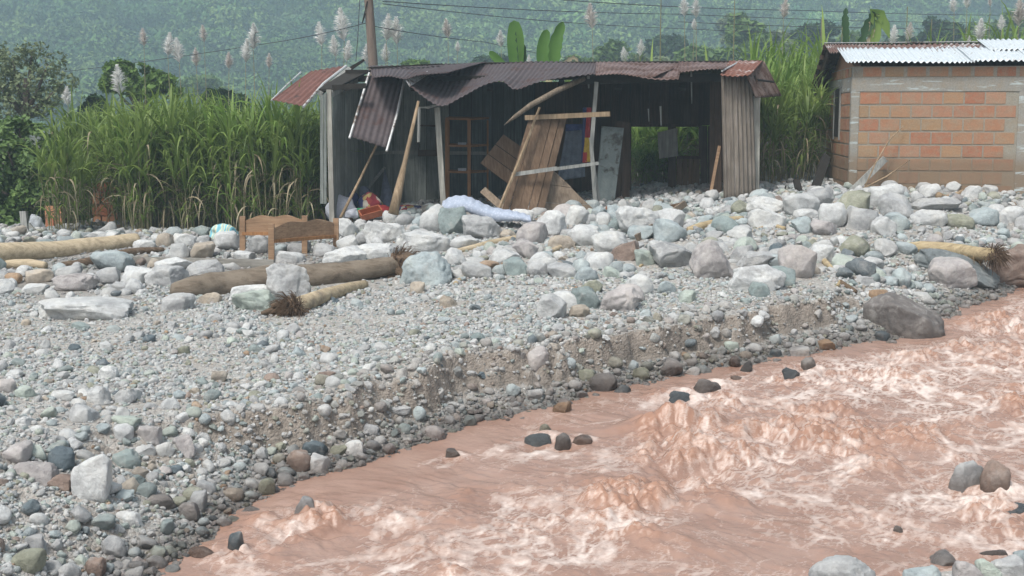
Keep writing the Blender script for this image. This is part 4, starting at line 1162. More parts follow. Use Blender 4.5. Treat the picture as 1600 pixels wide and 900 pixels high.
# ---- shelf rack
rk = empty('shelf_rack', (P(714, 316, 22.2).x, 22.2, P(714, 316, 22.2).z), 'open orange-brown wooden shelf rack standing against the back wall of the hut', 'shelf')
for (x, yy) in ((698, 22.0), (733, 22.0), (700, 22.4), (762, 22.4)):
    MB().beam(P(x, 316, yy), P(x, 186 + (yy > 22.2) * 2, yy), .055 if x < 740 else .03, .05).build('upright', M_SHELF, rk)
for y in (187, 229, 270):
    MB().slab([P(696, y, 21.98), P(735, y + 1, 21.98), P(764, y - 1, 22.42), P(702, y - 2, 22.42)], .035, (0, 0, 1)).build('shelf_board', M_SHELF, rk)
for (x, y, m) in ((722, 228, 'a'), (722, 268, 'b')):
    o = MB().box(P(x, y - 3, 22.1), (.14, .1, .05)).build('paper_stack', mat_plain('faded_paper_' + m, (.42, .45, .5), .8), None)
    tag(o, 'small stack of faded papers on the %s shelf of the rack' % ('middle' if m == 'a' else 'lowest'), 'papers')

# ---- fallen brown panels
def panel(name, corners, n, m, label, seed, horizontal=False):
    e = empty(name, tuple((Vector(corners[0]) + Vector(corners[1])) / 2), label, 'wooden panel', 'broken wall panels in the open front of the hut')
    a, b, c, d = corners
    return e, board_wall('boards', a, b, d, c, n, m, e, seed=seed, jag=.01, gap=.008)
e, _ = panel('broken_panel', [P(782, 334, 19.7), P(847, 340, 19.8), P(886, 182, 20.2), P(826, 184, 20.1)], 5, M_BOARD_BROWN, 'tall brown board panel leaning in the hut front with a pale edge stick', 21)
MB().tube([P(843, 168, 20.0), P(812, 250, 19.75), P(778, 330, 19.55)], [.02, .03, .028], 6).build('edge_stick', M_LOGM, e)
MB().beam(P(820, 184, 20.05), P(953, 178, 20.1), .075, .05).build('top_bar', M_LOGM, e)
MB().beam(P(800, 273, 19.75), P(870, 263, 19.8), .06, .03).build('batten', M_BOARD_GREY, e)
MB().beam(P(868, 264, 19.95), P(935, 255, 20.2), .05, .03).build('batten', M_BOARD_GREY, e)
e, _ = panel('broken_panel', [P(750, 255, 20.6), P(800, 292, 20.7), P(834, 243, 20.9), P(786, 210, 20.8)], 1, M_BOARD_BROWN, 'small brown panel hanging tilted behind the tall leaning one', 22)
for i, k in enumerate((.33, .66)):
    a = P(750, 255, 20.57).lerp(P(786, 210, 20.77), k); b = P(800, 292, 20.67).lerp(P(834, 243, 20.87), k)
    MB().beam(a, b, .012, .01).build('board_joint', M_BLACK, e)
e, _ = panel('broken_panel', [P(833, 345, 19.95), P(852, 258, 20.15), P(867, 268, 20.15), P(946, 345, 19.95)], 3, M_BOARD_DUSTY, 'silt coated panel sloping down to the boulders behind the leaning one', 23)
o = MB().slab([P(750, 300, 20.3), P(758, 292, 20.35), P(792, 322, 20.0), P(786, 332, 20.0)], .03).build('loose_board', M_BOARD_DUSTY); tag(o, 'short grey board tilted below the small hanging panel', 'board')

# ---- cloths
def cloth(name, corners, m, nu=24, nv=24, amp=.02, seed=1, waves=4):
    a, b, c, d = [Vector(p) for p in corners]; rnd = random.Random(seed); ph = rnd.uniform(0, 6)
    nrm = (b - a).cross(d - a).normalized(); vs_ = []
    for i in range(nu + 1):
        for j in range(nv + 1):
            u, w = i / nu, j / nv
            p = a.lerp(b, u).lerp(d.lerp(c, u), w)
            p = p + nrm * amp * (math.sin(waves * 6.28 * u + ph + w * 2) * w + .4 * math.sin(9 * u + 7 * w))
            vs_.append(p)
    fs = [[i * (nv + 1) + j, i * (nv + 1) + j + 1, (i + 1) * (nv + 1) + j + 1, (i + 1) * (nv + 1) + j] for i in range(nu) for j in range(nv)]
    c0 = a; o = link(name, mesh_np(name, np.array([tuple(v - c0) for v in vs_]), np.array(fs)), m, None, c0)
    s_ = o.modifiers.new('thickness', 'SOLIDIFY'); s_.thickness = .006
    return o
M_DENIM = mat_plain('grey_blue_cloth', (.11, .135, .17), .95, .25, 9, .3)
M_NAVY = mat_plain('navy_cloth', (.03, .045, .13), .95, .3, 9, .3)
M_REDC = mat_plain('red_cloth', (.33, .035, .04), .9, .3, 9, .3)
M_YEL = mat_plain('yellow_cloth', (.48, .33, .05), .9, .3, 9, .3)
o = cloth('hanging_cloth', [P(886, 196, 20.9), P(912, 195, 20.9), P(914, 276, 20.8), P(870, 283, 20.8)], M_DENIM, seed=3); tag(o, 'grey blue cloth with a blue top hanging behind the leaning panel', 'cloth')
b = link('waistband', cloth('tmp', [P(884, 194, 20.86), P(913, 194, 20.86), P(912, 203, 20.86), P(884, 205, 20.86)], M_NAVY, amp=.008).data, None, o); 
tmp = [q for q in bpy.data.objects if q.name.startswith('tmp')][0]; b.location = tmp.location - o.location; bpy.data.objects.remove(tmp)
fl = empty('hanging_banner', P(918, 168, 20.75), 'narrow banner striped blue, red and yellow hanging from the roof beside the cloth', 'banner')
def strip(nm, cs, m, s):
    o = cloth(nm, cs, m, 8, 30, .012, s, 1); o.location = Vector(o.location) - fl.location; o.parent = fl; return o
strip('blue_stripe', [P(911, 168, 20.75), P(917, 168, 20.75), P(915, 252, 20.7), P(908, 254, 20.7)], M_NAVY, 1)
strip('red_stripe', [P(917, 168, 20.75), P(924, 168, 20.75), P(922, 215, 20.7), P(914, 215, 20.7)], M_REDC, 2)
strip('yellow_stripe', [P(914, 215, 20.7), P(922, 215, 20.7), P(925, 253, 20.68), P(910, 253, 20.68)], M_YEL, 3)
strip('red_patch', [P(911, 238, 20.67), P(917, 238, 20.67), P(917, 254, 20.66), P(910, 254, 20.66)], M_REDC, 4)

# ---- soft heaps, sacks, tray on the floor of the side room
def blob(name, c, size, m, seed, level=4, fold=0.25, parent=None, label=None, cat=None, group=None):
    v, f = ico(level); v = v.copy(); o_ = seed * 3.7
    n = noise3(v[:, 0] * 1.6 + o_, v[:, 1] * 1.6, v[:, 2] * 1.6, seed); n2 = 1 - np.abs(noise3(v[:, 0] * 3 + o_, v[:, 1] * 3, v[:, 2] * 3, seed + 1)) * 2
    v = v * (1 + fold * n + fold * .35 * n2)[:, None]; v[:, 2] = np.maximum(v[:, 2], -.55)
    lo, hi = v.min(0), v.max(0); v = (v - (lo + hi) / 2) / ((hi - lo) / 2) * (np.array(size) / 2)
    o = link(name, mesh_np(name, v, f), m, None, c)
    if label: tag(o, label, cat, group)
    return o
M_TARP = mat_plain('pale_plastic_sheet', (.48, .50, .56), .5, .2, 6, .4)
M_NET = mat_plain('dull_blue_net', (.12, .14, .20), .9, .3, 14, .4)
M_MIX = None
t = NT('patterned_clothes'); v = t.coord('World'); vo = t.n('ShaderNodeTexVoronoi', Scale=11.0); t.l(v, vo.inputs['Vector']); sp_ = t.n('ShaderNodeSeparateColor'); t.l(vo.outputs['Color'], sp_.inputs[0])
M_MIX = t.set(t.ramp(sp_.outputs[0], [(0, (.25, .03, .04)), (.3, (.03, .04, .12)), (.5, (.40, .30, .12)), (.62, (.30, .05, .05)), (.8, (.04, .05, .14)), (.9, (.45, .42, .36))], 'CONSTANT'), .95)
blob('plastic_sheet', P(533, 325, 20.6), (.50, .3, .46), M_TARP, 1, label='pale plastic sheet slumped against the corner post of the hut', cat='plastic sheet')
blob('plastic_sheet', P(566, 332, 20.3), (.55, .3, .16), M_TARP, 8, label='flattened pale plastic lying beside the green cup and orange tray', cat='plastic sheet')
blob('clothes_pile', P(578, 316, 20.9), (.42, .4, .34), M_MIX, 2, label='heap of red, navy and cream clothes on the floor of the side room', cat='clothes')
blob('clothes_pile', P(548, 314, 21.2), (.36, .35, .30), M_NAVY, 3, label='dark navy bundle behind the pale plastic sheet', cat='clothes')
blob('clothes_pile', P(596, 330, 20.7), (.40, .3, .2), M_REDC, 5, label='dark red clothes beside the foot of the leaning log', cat='clothes')
blob('blue_sack', P(570, 300, 21.3), (.20, .25, .20), M_NET, 4, label='small bluish sack on top of the clothes heap', cat='sack')
blob('clothes_pile', P(640, 327, 21.3), (.55, .4, .16), M_MIX, 6, label='scattered household cloths behind the leaning log', cat='clothes')
blob('grey_sack', P(668, 330, 20.9), (.32, .35, .22), mat_plain('dirty_sacking', (.22, .21, .19), .9), 7, label='dirty grey sack on the floor left of the middle post', cat='sack')
# hanging mosquito net
o = MB(); n = 14; ap = P(601, 262, 21.9); ring = [P(605 + 13 * math.cos(6.28 * k / n), 322, 21.9 + .3 * math.sin(6.28 * k / n)) for k in range(n)]
o.add([ap] + ring, [[0, k + 1, (k + 1) % n + 1] for k in range(n)]); o = o.build('hanging_net', M_NET, None, True); tag(o, 'dull blue net hanging to a point in the corner of the side room', 'net')
cup = MB().tube([P(566, 334, 20.2) - Vector((0, 0, .07)), P(566, 334, 20.2) + Vector((0, 0, .09))], [.06, .085], 16); o = cup.build('green_cup', mat_plain('green_plastic', (.03, .22, .10), .4), None, True); tag(o, 'green plastic cup between the plastic sheet and the orange tray', 'cup')
tr_ = MB(); c = P(580, 337, 20.05)
R_ = Euler((.35, -.25, .3)).to_matrix()
for dx, dy, sx_, sy_ in ((0, .1, .34, .015), (0, -.1, .34, .015), (.165, 0, .015, .2), (-.165, 0, .015, .2)): tr_.box(c + R_ @ Vector((dx, dy, .05)), (sx_, sy_, .10), R_)
tr_.box(c, (.34, .2, .012), R_); o = tr_.build('orange_tray', mat_plain('orange_plastic', (.42, .14, .07), .45)); tag(o, 'orange plastic tray tipped on its side among the clothes', 'tray')
o = MB().box(P(645, 338, 20.1), (.12, .1, .06)).build('small_tin', mat_plain('white_tin', (.5, .55, .55), .5)); tag(o, 'small white tin beside the foot of the leaning log', 'tin')

# ------------------------------------------------------------------ brick shed
A = math.radians(7); fx_, sx_v = Vector((math.cos(A), -math.sin(A), 0)), Vector((math.sin(A), math.cos(A), 0))
C0 = Vector((P(1326, 300, 20.8).x, 20.8, 0))
shed = empty('brick_shed', (C0.x, C0.y, 1.2), 'small shed of hollow orange bricks with a white corrugated metal roof, mud stained below', 'shed')
def SH(x, y, z): return C0 + fx_ * x + sx_v * y + Vector((0, 0, z))
def brick_mat(name, stops, mud_h=2.06):
    t = NT(name); g = t.n('ShaderNodeNewGeometry'); v = t.coord('World')
    n = t.noise(v, 9, 5, .65); n2 = t.noise(v, 1.7, 4, .6); n3 = t.noise(v, 45, 3, .6)
    c = t.ramp(g.outputs['Random Per Island'], stops)
    c = t.mix(t.ramp(n, [(.42, 0.), (.70, .7)]), c, (.33, .27, .195))
    c = t.mix(1.0, c, t.ramp(n3, [(.3, (.8,) * 3), (.7, (1.05,) * 3)]), 'MULTIPLY')
    pz = t.n('ShaderNodeSeparateXYZ'); t.l(g.outputs['Position'], pz.inputs[0])
    hgt = t.math('ADD', pz.outputs[2], t.math('MULTIPLY', n2, .35))
    c = t.mix(t.ramp(t.math('SUBTRACT', hgt, mud_h), [(.08, .78), (.26, 0.)]), c, (.215, .16, .11))
    return t.set(c, .9, t.bump(n, .35, .01), .2)
M_BRICK = brick_mat('hollow_brick', [(0, (.33, .21, .12)), (.15, (.39, .25, .145)), (.28, (.39, .225, .135)), (.6, (.40, .185, .11)), (.8, (.37, .155, .092)), (1, (.41, .25, .165))])
M_MORTAR = brick_mat('grey_mortar', [(0, (.30, .28, .235)), (1, (.34, .32, .27))])
M_CONC = brick_mat('raw_concrete', [(0, (.27, .265, .235)), (1, (.33, .32, .29))])
_nt = M_CONC.node_tree; _b = [q for q in _nt.nodes if q.type == 'BSDF_PRINCIPLED'][0]; _src = _b.inputs['Base Color'].links[0].from_socket
_m = _nt.nodes.new('ShaderNodeMapping'); _m.inputs['Scale'].default_value = (1.3, 1.3, 9); _g = _nt.nodes.new('ShaderNodeNewGeometry'); _nt.links.new(_g.outputs['Position'], _m.inputs[0])
_n = _nt.nodes.new('ShaderNodeTexNoise'); _n.inputs['Scale'].default_value = 1.6; _n.inputs['Detail'].default_value = 6; _n.inputs['Roughness'].default_value = .7; _nt.links.new(_m.outputs[0], _n.inputs['Vector'])
_r = _nt.nodes.new('ShaderNodeValToRGB'); _r.color_ramp.elements[0].position = .56; _r.color_ramp.elements[1].position = .64; _nt.links.new(_n.outputs['Fac'], _r.inputs[0])
_x = _nt.nodes.new('ShaderNodeMix'); _x.data_type = 'RGBA'; _x.inputs[7].default_value = (.46, .52, .52, 1); _nt.links.new(_r.outputs[0], _x.inputs[0]); _nt.links.new(_src, _x.inputs[6]); _nt.links.new(_x.outputs[2], _b.inputs['Base Color'])
Z0, ZB0, ZB1, ZT = 0.9, P(1326, 143, 20.8).z, P(1326, 121, 20.8).z, P(1326, 104, 20.8).z
ZR = P(1280, 69, 22.4).z; DEP = 3.2; LEN = 6.0
def shed_box(mb, x0, x1, y0, y1, z0, z1):
    vs_ = [SH(x, y, z) for x in (x0, x1) for y in (y0, y1) for z in (z0, z1)]
    mb.add(vs_, [[0,1,3,2],[4,6,7,5],[0,4,5,1],[2,3,7,6],[0,2,6,4],[1,5,7,3]])
def brick_face(name, side, length, label=None):
    """mortar body with every brick standing 6 mm proud"""
    mo = MB(); br = MB(); rnd = random.Random(5 + side); ch, cl = .212, .325
    def put(mb, u0, u1, z0, z1, dep, th):
        if side == 0: shed_box(mb, u0, u1, -dep, -dep + th, z0, z1)
        else: shed_box(mb, -dep, -dep + th, u0, u1, z0, z1)
    put(mo, 0.004 if side == 0 else .15, length, Z0, ZT, 0, .14)
    z = ZB0 - ch; row = 0
    while z > Z0:
        u = .13 - (row % 2) * cl * .5
        while u < length:
            u0, u1 = max(u, .12), min(u + cl - .026, length - .02)
            if u1 - u0 > .05 and not (side == 0 and 2.50 < u0 + .1 and u0 < 2.9): put(br, u0, u1, z + .016 + rnd.uniform(-.003, .003), z + ch - .016, .006 + rnd.uniform(0, .003), .05)
            u += cl
        z -= ch; row += 1
    u = .16
    while u < length - .3:
        put(br, u, u + .285, ZB1 + .012, ZT - .015, .007, .05); u += .345
    mo.build(name + '_mortar' if False else 'wall', M_MORTAR, shed, label=label)
    br.build('brickwork', M_BRICK, shed)
    cc = MB(); put(cc, 0, length, ZB0, ZB1, .012, .10); put(cc, -.002 if side == 0 else .0, .115, Z0, ZB0 - .002, .010, .10)
    if side == 0: put(cc, 2.58, 2.92, Z0, ZB0 - .002, .014, .10)
    cc.build('concrete_frame', M_CONC, shed)
brick_face('front', 0, LEN, 'front brick wall'); brick_face('side', 1, DEP, 'narrow gable wall')
g_ = MB(); g_.slab([SH(.02, 0, ZT - .01), SH(.02, DEP / 2, ZR - .1), SH(.02, DEP, ZT - .2), SH(.02, DEP, ZT - .4), SH(.02, 0, ZT - .4)], .12, fx_); g_.build('gable', M_BRICK, shed)
bw = MB(); shed_box(bw, 0, LEN, DEP, DEP + .12, Z0, ZT - .3); shed_box(bw, LEN, LEN + .12, 0, DEP, Z0, ZT - .1); bw.build('wall', M_MORTAR, shed)
wd = MB(); shed_box(wd, -.014, .05, 1.35, 2.05, ZB0 - .75, ZB0 + .08); wo = wd.build('window_slot', M_BLACK, shed, label='dark slot window in the gable wall')
wf = MB(); shed_box(wf, -.03, .02, 2.05, 2.12, ZB0 - .8, ZB0 + .1); shed_box(wf, -.03, .02, 1.28, 1.35, ZB0 - .8, ZB0 + .1); wf.build('window_frame', M_BOARD_GREY, wo)
# roof sheets
def rs(x0, x1, m, s, dz=0, y1=.52, y0=0.0, nm='roof_sheet', lab=None):
    """front slope from fraction y0 (eave) to y1"""
    def q(x, k): 
        e = SH(x, -.16, ZT + .03); r = SH(x, DEP / 2, ZR); return e.lerp(r, k) + Vector((0, 0, dz))
    sheet(nm, [q(x0, y1), q(x1, y1)], [q(x0, y0), q(x1, y0)], m, shed, pitch=.076, amp=.015, seed=s, label=lab)
rs(-.28, LEN, M_ZINCR, 30, 0, 1.0, .55, lab='upper row of rust stained zinc sheets')
rs(-.13, 1.85, M_ZINC, 31, .030, .68, 0, lab='bright white zinc sheet at the eave'); rs(1.80, 2.75, M_ZINC, 32, .042, .64, 0); rs(2.70, LEN, M_ZINC, 33, .052, .60, .12)
rs(2.25, 3.6, M_ZINC, 34, .06, 1.0, .45, lab='newer sheet overlapping the ridge')
sheet('roof_sheet', [SH(-.28, DEP / 2, ZR), SH(LEN, DEP / 2, ZR)], [SH(-.30, DEP + .3, ZT - .32), SH(LEN, DEP + .3, ZT - .32)], M_RUSTD, shed, seed=35)
cp = MB(); cp.beam(SH(-.28, DEP / 2, ZR + .02), SH(LEN, DEP / 2, ZR + .03), .16, .012, (0, 0, 1)); cp.build('ridge_cap', M_ZEDGE, shed)
for k in range(5):
    MB().beam(SH(-.30, DEP * .5 + k * .40, ZR - .05 - k * .155), SH(.12, DEP * .5 + k * .40, ZR - .05 - k * .155), .12, .08, (0, 0, 1)).build('purlin', M_BOARD_DARK, shed)
MB().slab([SH(-.22, DEP * .5, ZR - .02), SH(-.22, DEP + .3, ZT - .34), SH(-.22, DEP + .3, ZT - .48), SH(-.22, DEP * .5, ZR - .22)], .03, fx_).build('barge_board', M_BOARD_DARK, shed)
mb = MB(); mb.slab([SH(.2, -.017, ZB0 + .10), SH(.6, -.017, ZB0 + .10), SH(.6, -.017, ZB0 + .16), SH(.22, -.017, ZB0 + .16)], .004, -sx_v)
# loose timber by the shed
def stick(name, pts, r, m, label, cat='stick', n=8, rough=.1, group=None, seed=0):
    o = MB().tube([P(*p) for p in pts], r, n, rough=rough, seed=seed).build(name, m, None, True); tag(o, label, cat, group); return o
o = MB().beam(P(1328, 302, 20.3), P(1383, 248, 20.62), .11, .03).build('plank', M_BOARD_GREY); tag(o, 'grey plank leaning on the muddy brick wall', 'plank')
stick('thin_stick', [(1348, 300, 20.2), (1368, 255, 20.4), (1390, 218, 20.55), (1412, 196, 20.62)], [.012, .012, .010, .006], M_LOGM, 'long thin curved twig standing against the brick wall')
stick('thin_stick', [(1340, 299, 20.2), (1385, 276, 20.35), (1422, 250, 20.6)], [.012, .012, .006], M_LOGM, 'thin stick slanting low against the brick wall')
o = MB().beam(P(1272, 300, 20.9), P(1291, 244, 21.4), .13, .10, jag=.02).build('old_post', M_BLACK); tag(o, 'dark weathered board leaning on the gable side of the brick shed', 'post')
o = MB().beam(P(1250, 305, 20.5), P(1244, 280, 20.6), .10, .08, jag=.02).build('old_post', M_BLACK); tag(o, 'short black stump of a post in the gap between hut and shed', 'post')
stick('stem_stump', [(1224, 306, 20.6), (1228, 290, 20.6)], [.02, .012], M_BLACK, 'thin dark stub left of the black post stump')

# ------------------------------------------------------------------ bed panels
def bed_panel(tlx, tly, blx, bly, trx, try_, brx, bry, Yl, Yr, label):
    Yl, Yr = hit(blx, bly).y, hit(brx, bry).y
    e = empty('bed_panel', P(blx, bly, Yl), label, 'bed headboard', 'two bed end panels standing in the rubble')
    for (x, y0, y1, Y) in ((blx, tly, bly, Yl), (brx, try_, bry, Yr)):
        q = P(x, y1, Y); q.z -= .10
        MB().beam(q, P(x, y0, Y), .075, .06).build('leg', M_BED, e)
    top, bot = [], []
    for i in range(33):
        u = i / 32; x = blx + (brx - blx) * u; Y = Yl + (Yr - Yl) * u
        yt = tly + (try_ - tly) * u; hgt = 7 - 9 * math.sin(math.pi * u) ** .8 + 2.4 * math.cos(4 * math.pi * u) * math.sin(math.pi * u)
        top.append(P(x, yt + hgt + 1, Y)); bot.append(P(x, yt + 27 + u * 1.0, Y))
    v_ = top + bot[::-1]; n = len(v_)
    mb = MB(); d = Vector((0, .03, 0)); m_ = 33
    vs_ = top + bot + [p + d for p in top] + [p + d for p in bot]; fs = []
    for i in range(32):
        fs += [[i, i + 1, m_ + i + 1, m_ + i], [2 * m_ + i, 3 * m_ + i, 3 * m_ + i + 1, 2 * m_ + i + 1], [i, 2 * m_ + i, 2 * m_ + i + 1, i + 1], [m_ + i, m_ + i + 1, 3 * m_ + i + 1, 3 * m_ + i]]
    mb.add(vs_, fs); mb.build('carved_board', M_BED, e)
    MB().beam(bot[0] + Vector((0, -.012, 0)), bot[-1] + Vector((0, -.012, 0)), .045, .04).build('rail', M_SHELF, e)
    return e
bed_panel(379, 338, 379, 394, 476, 337, 476, 396, 18.7, 19.0, 'farther bed end panel of varnished orange wood with a scalloped top')
bed_panel(423, 350, 424, 411, 521, 341, 525, 390, 18.1, 18.7, 'nearer bed end panel of varnished orange wood with a scalloped top')

# ------------------------------------------------------------------ mattress pad, sack
t = NT('quilted_pad'); v = t.coord('World'); vo = t.n('ShaderNodeTexVoronoi', Scale=26.0); t.l(v, vo.inputs['Vector'])
M_PAD = t.set(t.mix(t.ramp(vo.outputs['Distance'], [(.1, 1.), (.5, 0.)]), (.34, .39, .48), (.47, .51, .59)), .9, t.bump(vo.outputs['Distance'], .25, .008), .2)
pth = [P(690, 326, 19.0), P(704, 319, 18.9), P(726, 318, 18.8), P(745, 325, 18.75), P(768, 334, 18.7), P(796, 337, 18.6), P(815, 339, 18.55), P(831, 344, 18.5)]
vs_, fs = [], []; n = 22; pp = []
for i in range(len(pth) - 1):
    for k in range(8):
        q = k / 8; p0, p1, p2, p3 = pth[max(i - 1, 0)], pth[i], pth[i + 1], pth[min(i + 2, len(pth) - 1)]
        pp.append(0.5 * ((2 * p1) + (p2 - p0) * q + (2 * p0 - 5 * p1 + 4 * p2 - p3) * q * q + (3 * p1 - p0 - 3 * p2 + p3) * q ** 3))
for i, p in enumerate(pp):
    tt = i / (len(pp) - 1); dep = .42; th = .055 + .04 * math.sin(math.pi * min(1, tt * 1.2)) + .008 * math.sin(i * 1.3)
    if i in (0, len(pp) - 1): th *= .4
    for k in range(n):
        a = 2 * math.pi * k / n; cx_, cy_ = math.cos(a), math.sin(a)
        sx2 = math.copysign(abs(cx_) ** .6, cx_); sy2 = math.copysign(abs(cy_) ** .8, cy_)
        vs_.append(p + Vector((0, sx2 * dep / 2, sy2 * th + .06 * sx2 * (1 - tt))))
for i in range(len(pp) - 1):
    for k in range(n): fs.append([i * n + k, i * n + (k + 1) % n, (i + 1) * n + (k + 1) % n, (i + 1) * n + k])
mb = MB().add(vs_, fs + [list(range(n)), [(len(pp) - 1) * n + k for k in range(n)]]); o = mb.build('mattress_pad', M_PAD, None, True); tag(o, 'pale blue quilted mattress pad draped over the boulders before the hut', 'mattress')
t = NT('coloured_sack'); v = t.coord('World'); w_ = t.n('ShaderNodeTexWave', Scale=2.2, Distortion=9.0, Detail=3.0); t.l(v, w_.inputs['Vector'])
M_SACK = t.set(t.ramp(w_.outputs['Fac'], [(0, (.16, .42, .50)), (.35, (.30, .55, .62)), (.5, (.50, .60, .40)), (.65, (.62, .62, .55)), (.85, (.55, .50, .22)), (1, (.25, .48, .58))]), .7)
blob('coloured_sack', P(350, 362, hit(350, 372).y), (.47, .35, .26), M_SACK, 12, fold=.32, label='soft sack printed in blue, yellow and green lying left of the bed panels', cat='sack')
# ------------------------------------------------------------------ logs and drift wood
def wood_mat(name, c, c2, muddy=0.0, mud=(.27, .22, .17), ax=(1.2, 9, 9)):
    t = NT(name); v = t.coord('World', ax); w = t.coord('World')
    f = t.noise(v, 2.5, 6, .65, .5); f2 = t.noise(w, 5, 5, .65); f3 = t.noise(v, 9, 4, .7)
    a = t.ramp(f, [(.3, mulc(c, .6)), (.5, c), (.7, c2)])
    a = t.mix(t.ramp(f2, [(.68 - muddy * .5, 0.), (.8 - muddy * .45, .85)]), a, t.mix(f3, mulc(mud, .7), mud))
    return t.set(a, .85, t.bump(f3, .5, .02), .25)
M_PALELOG = wood_mat('bare_pale_trunk', (.44, .36, .245), (.56, .47, .335), .15, ax=(.45, 8, 8))
M_MUDLOG = wood_mat('mud_caked_trunk', (.15, .12, .09), (.23, .19, .145), .5, (.24, .20, .155))
M_YLOG = wood_mat('yellow_stripped_wood', (.38, .30, .18), (.50, .41, .26), .2)
M_PALEBUR = wood_mat('bare_buried_wood', (.40, .32, .21), (.52, .43, .30), .3, ax=(4, 4, 5))
M_BARK = wood_mat('rough_brown_bark', (.13, .09, .06), (.22, .16, .11), .2)
M_FIBRE = mat_plain('torn_fibres', (.13, .085, .055), .95, .4, 20, .6, 'World', c2=(.24, .17, .11))
M_FIBREY = mat_plain('pale_torn_fibres', (.30, .22, .12), .95, .4, 20, .5, 'World', c2=(.45, .35, .2))
def log_tube(pts, radii, n=20, seed=0, bumpy=.07, sub=6):
    pts = [Vector(p) for p in pts]; pp, rr_ = [], []
    for i in range(len(pts) - 1):
        for k in range(sub):
            q = k / sub; p0, p1, p2, p3 = pts[max(i - 1, 0)], pts[i], pts[i + 1], pts[min(i + 2, len(pts) - 1)]
            pp.append(0.5 * ((2 * p1) + (p2 - p0) * q + (2 * p0 - 5 * p1 + 4 * p2 - p3) * q * q + (3 * p1 - p0 - 3 * p2 + p3) * q ** 3)); rr_.append(radii[i] * (1 - q) + radii[i + 1] * q)
    pp.append(pts[-1]); rr_.append(radii[-1])
    mb = MB().tube(pp, rr_, n)
    v = np.array([tuple(q) for q in mb.v]); c = np.repeat(np.array([tuple(q) for q in pp]), n, 0)
    d = v - c; k = 1 + bumpy * (1.6 * noise3(v[:, 0] * 2.2, v[:, 1] * 3, v[:, 2] * 3, seed) + noise3(v[:, 0] * 7, v[:, 1] * 11, v[:, 2] * 11, seed + 1))
    mb.v = [tuple(q) for q in (c + d * k[:, None])]
    return mb
def onl(e, px, py, dy=0.0):
    """a point at the pixel, at the depth of the log e"""
    tr = [c for c in e.children if c.name.startswith('trunk')][0]; M = parent_matrix(e)
    v = np.array([tuple(M @ q.co) for q in tr.data.vertices]); qx, qy = px_of(v[:, 0], v[:, 1], v[:, 2])
    i = np.argmin(np.abs(qx - px)); return P(px, py, v[i, 1] + dy)
def fibres(name, c, r, length, n, m, parent, seed=0, direction=(1, 0, 0), spread=1.0, droop=.4):
    rnd = random.Random(seed); mb = MB(); length *= .6; n = int(n * 1.7)
    vv, ff_ = ico(3); vv = vv.copy(); nz = 1 + .5 * noise3(vv[:, 0] * 2.5 + seed, vv[:, 1] * 2.5, vv[:, 2] * 2.5, seed) + .35 * noise3(vv[:, 0] * 7, vv[:, 1] * 7, vv[:, 2] * 7, seed); mb.add([tuple(q) for q in (vv * nz[:, None] * r * .85 + np.array(c))], [list(map(int, q)) for q in ff_])
    D = Vector(direction).normalized(); c = Vector(c)
    for i in range(n):
        a = Vector((rnd.gauss(0, 1), rnd.gauss(0, 1), rnd.gauss(0, 1))).normalized()
        d = (D + a * spread).normalized(); p = c + a * r * rnd.uniform(.2, 1)
        L = length * rnd.uniform(.4, 1.1); q1 = p + d * L * .5 + a * L * .15; q2 = p + d * L - Vector((0, 0, droop * L)) + a * L * .2
        w = rnd.uniform(.002, .006)
        mb.tube([p, q1, q2], [w, w * .8, w * .3], 4, cap=False)
    return mb.build(name, m, parent)
def log_thing(name, pts, radii, m, label, seed=0, n=22, cat='log', group=None, bumpy=.07, ends=(), fixed=False):
    mid = len(pts) // 2; Yh = [hit(p[0], p[1] + r * 2000 / p[2] * .85).y for p, r in zip(pts, radii)]
    k_ = np.polyfit([p[0] for p in pts], Yh, 1) if abs(pts[-1][0] - pts[0][0]) > 12 else (0, sum(Yh) / len(Yh))
    pts = [P(*p) for p in pts] if fixed else [P(p[0], p[1], k_[0] * p[0] + k_[1] + r * .3) for p, r in zip(pts, radii)]; e = empty(name, min(pts, key=lambda p: p.z), label, cat, group)
    log_tube(pts, radii, n, seed, bumpy).build('trunk', m, e, True)
    for (i, r, L, k, mm, dr, sp) in ends: fibres('torn_end', pts[i], r, L, k, mm, e, seed + 5, dr, sp)
    return e
# long pale log on the left
e = log_thing('bare_log', [(-60, 402, 18.0), (0, 397, 18.1), (70, 393, 18.3), (140, 386, 18.6), (190, 379, 18.8), (216, 375, 18.9)], [.15, .145, .135, .13, .115, .085], M_PALELOG, 'long pale barkless log lying at the left edge below the cane', 3, 30, bumpy=.08)
log_tube([onl(e, 170, 381), onl(e, 195, 373), onl(e, 214, 370)], [.09, .07, .05], 12, 4).build('branch_stub', M_PALELOG, e, True)
log_thing('drift_branch', [(88, 418, 18.2), (130, 412, 18.3), (175, 400, 18.4), (215, 393, 18.5), (255, 391, 18.6)], [.06, .07, .065, .055, .04], M_BARK, 'brown branch lying under the pale log and reaching to its right', 5, 12)
log_thing('drift_branch', [(10, 413, 18.0), (45, 413, 18.05), (72, 415, 18.1)], [.06, .07, .05], M_PALELOG, 'short light brown log end beneath the long pale log', 6, 14)
o = MB().beam(P(204, 409, hit(204, 412).y - .1), P(428, 414, hit(428, 416).y - .1), .03, .14, (0, 0, 1)).build('weathered_plank', M_PLANKH); tag(o, 'long weathered plank lying flat behind the muddy log', 'plank')
o = MB().beam(P(200, 404, hit(200, 408).y), P(262, 411, hit(262, 415).y), .05, .06).build('weathered_plank', M_BOARD_DUSTY); tag(o, 'short plank end poking out between pale boulders', 'plank')
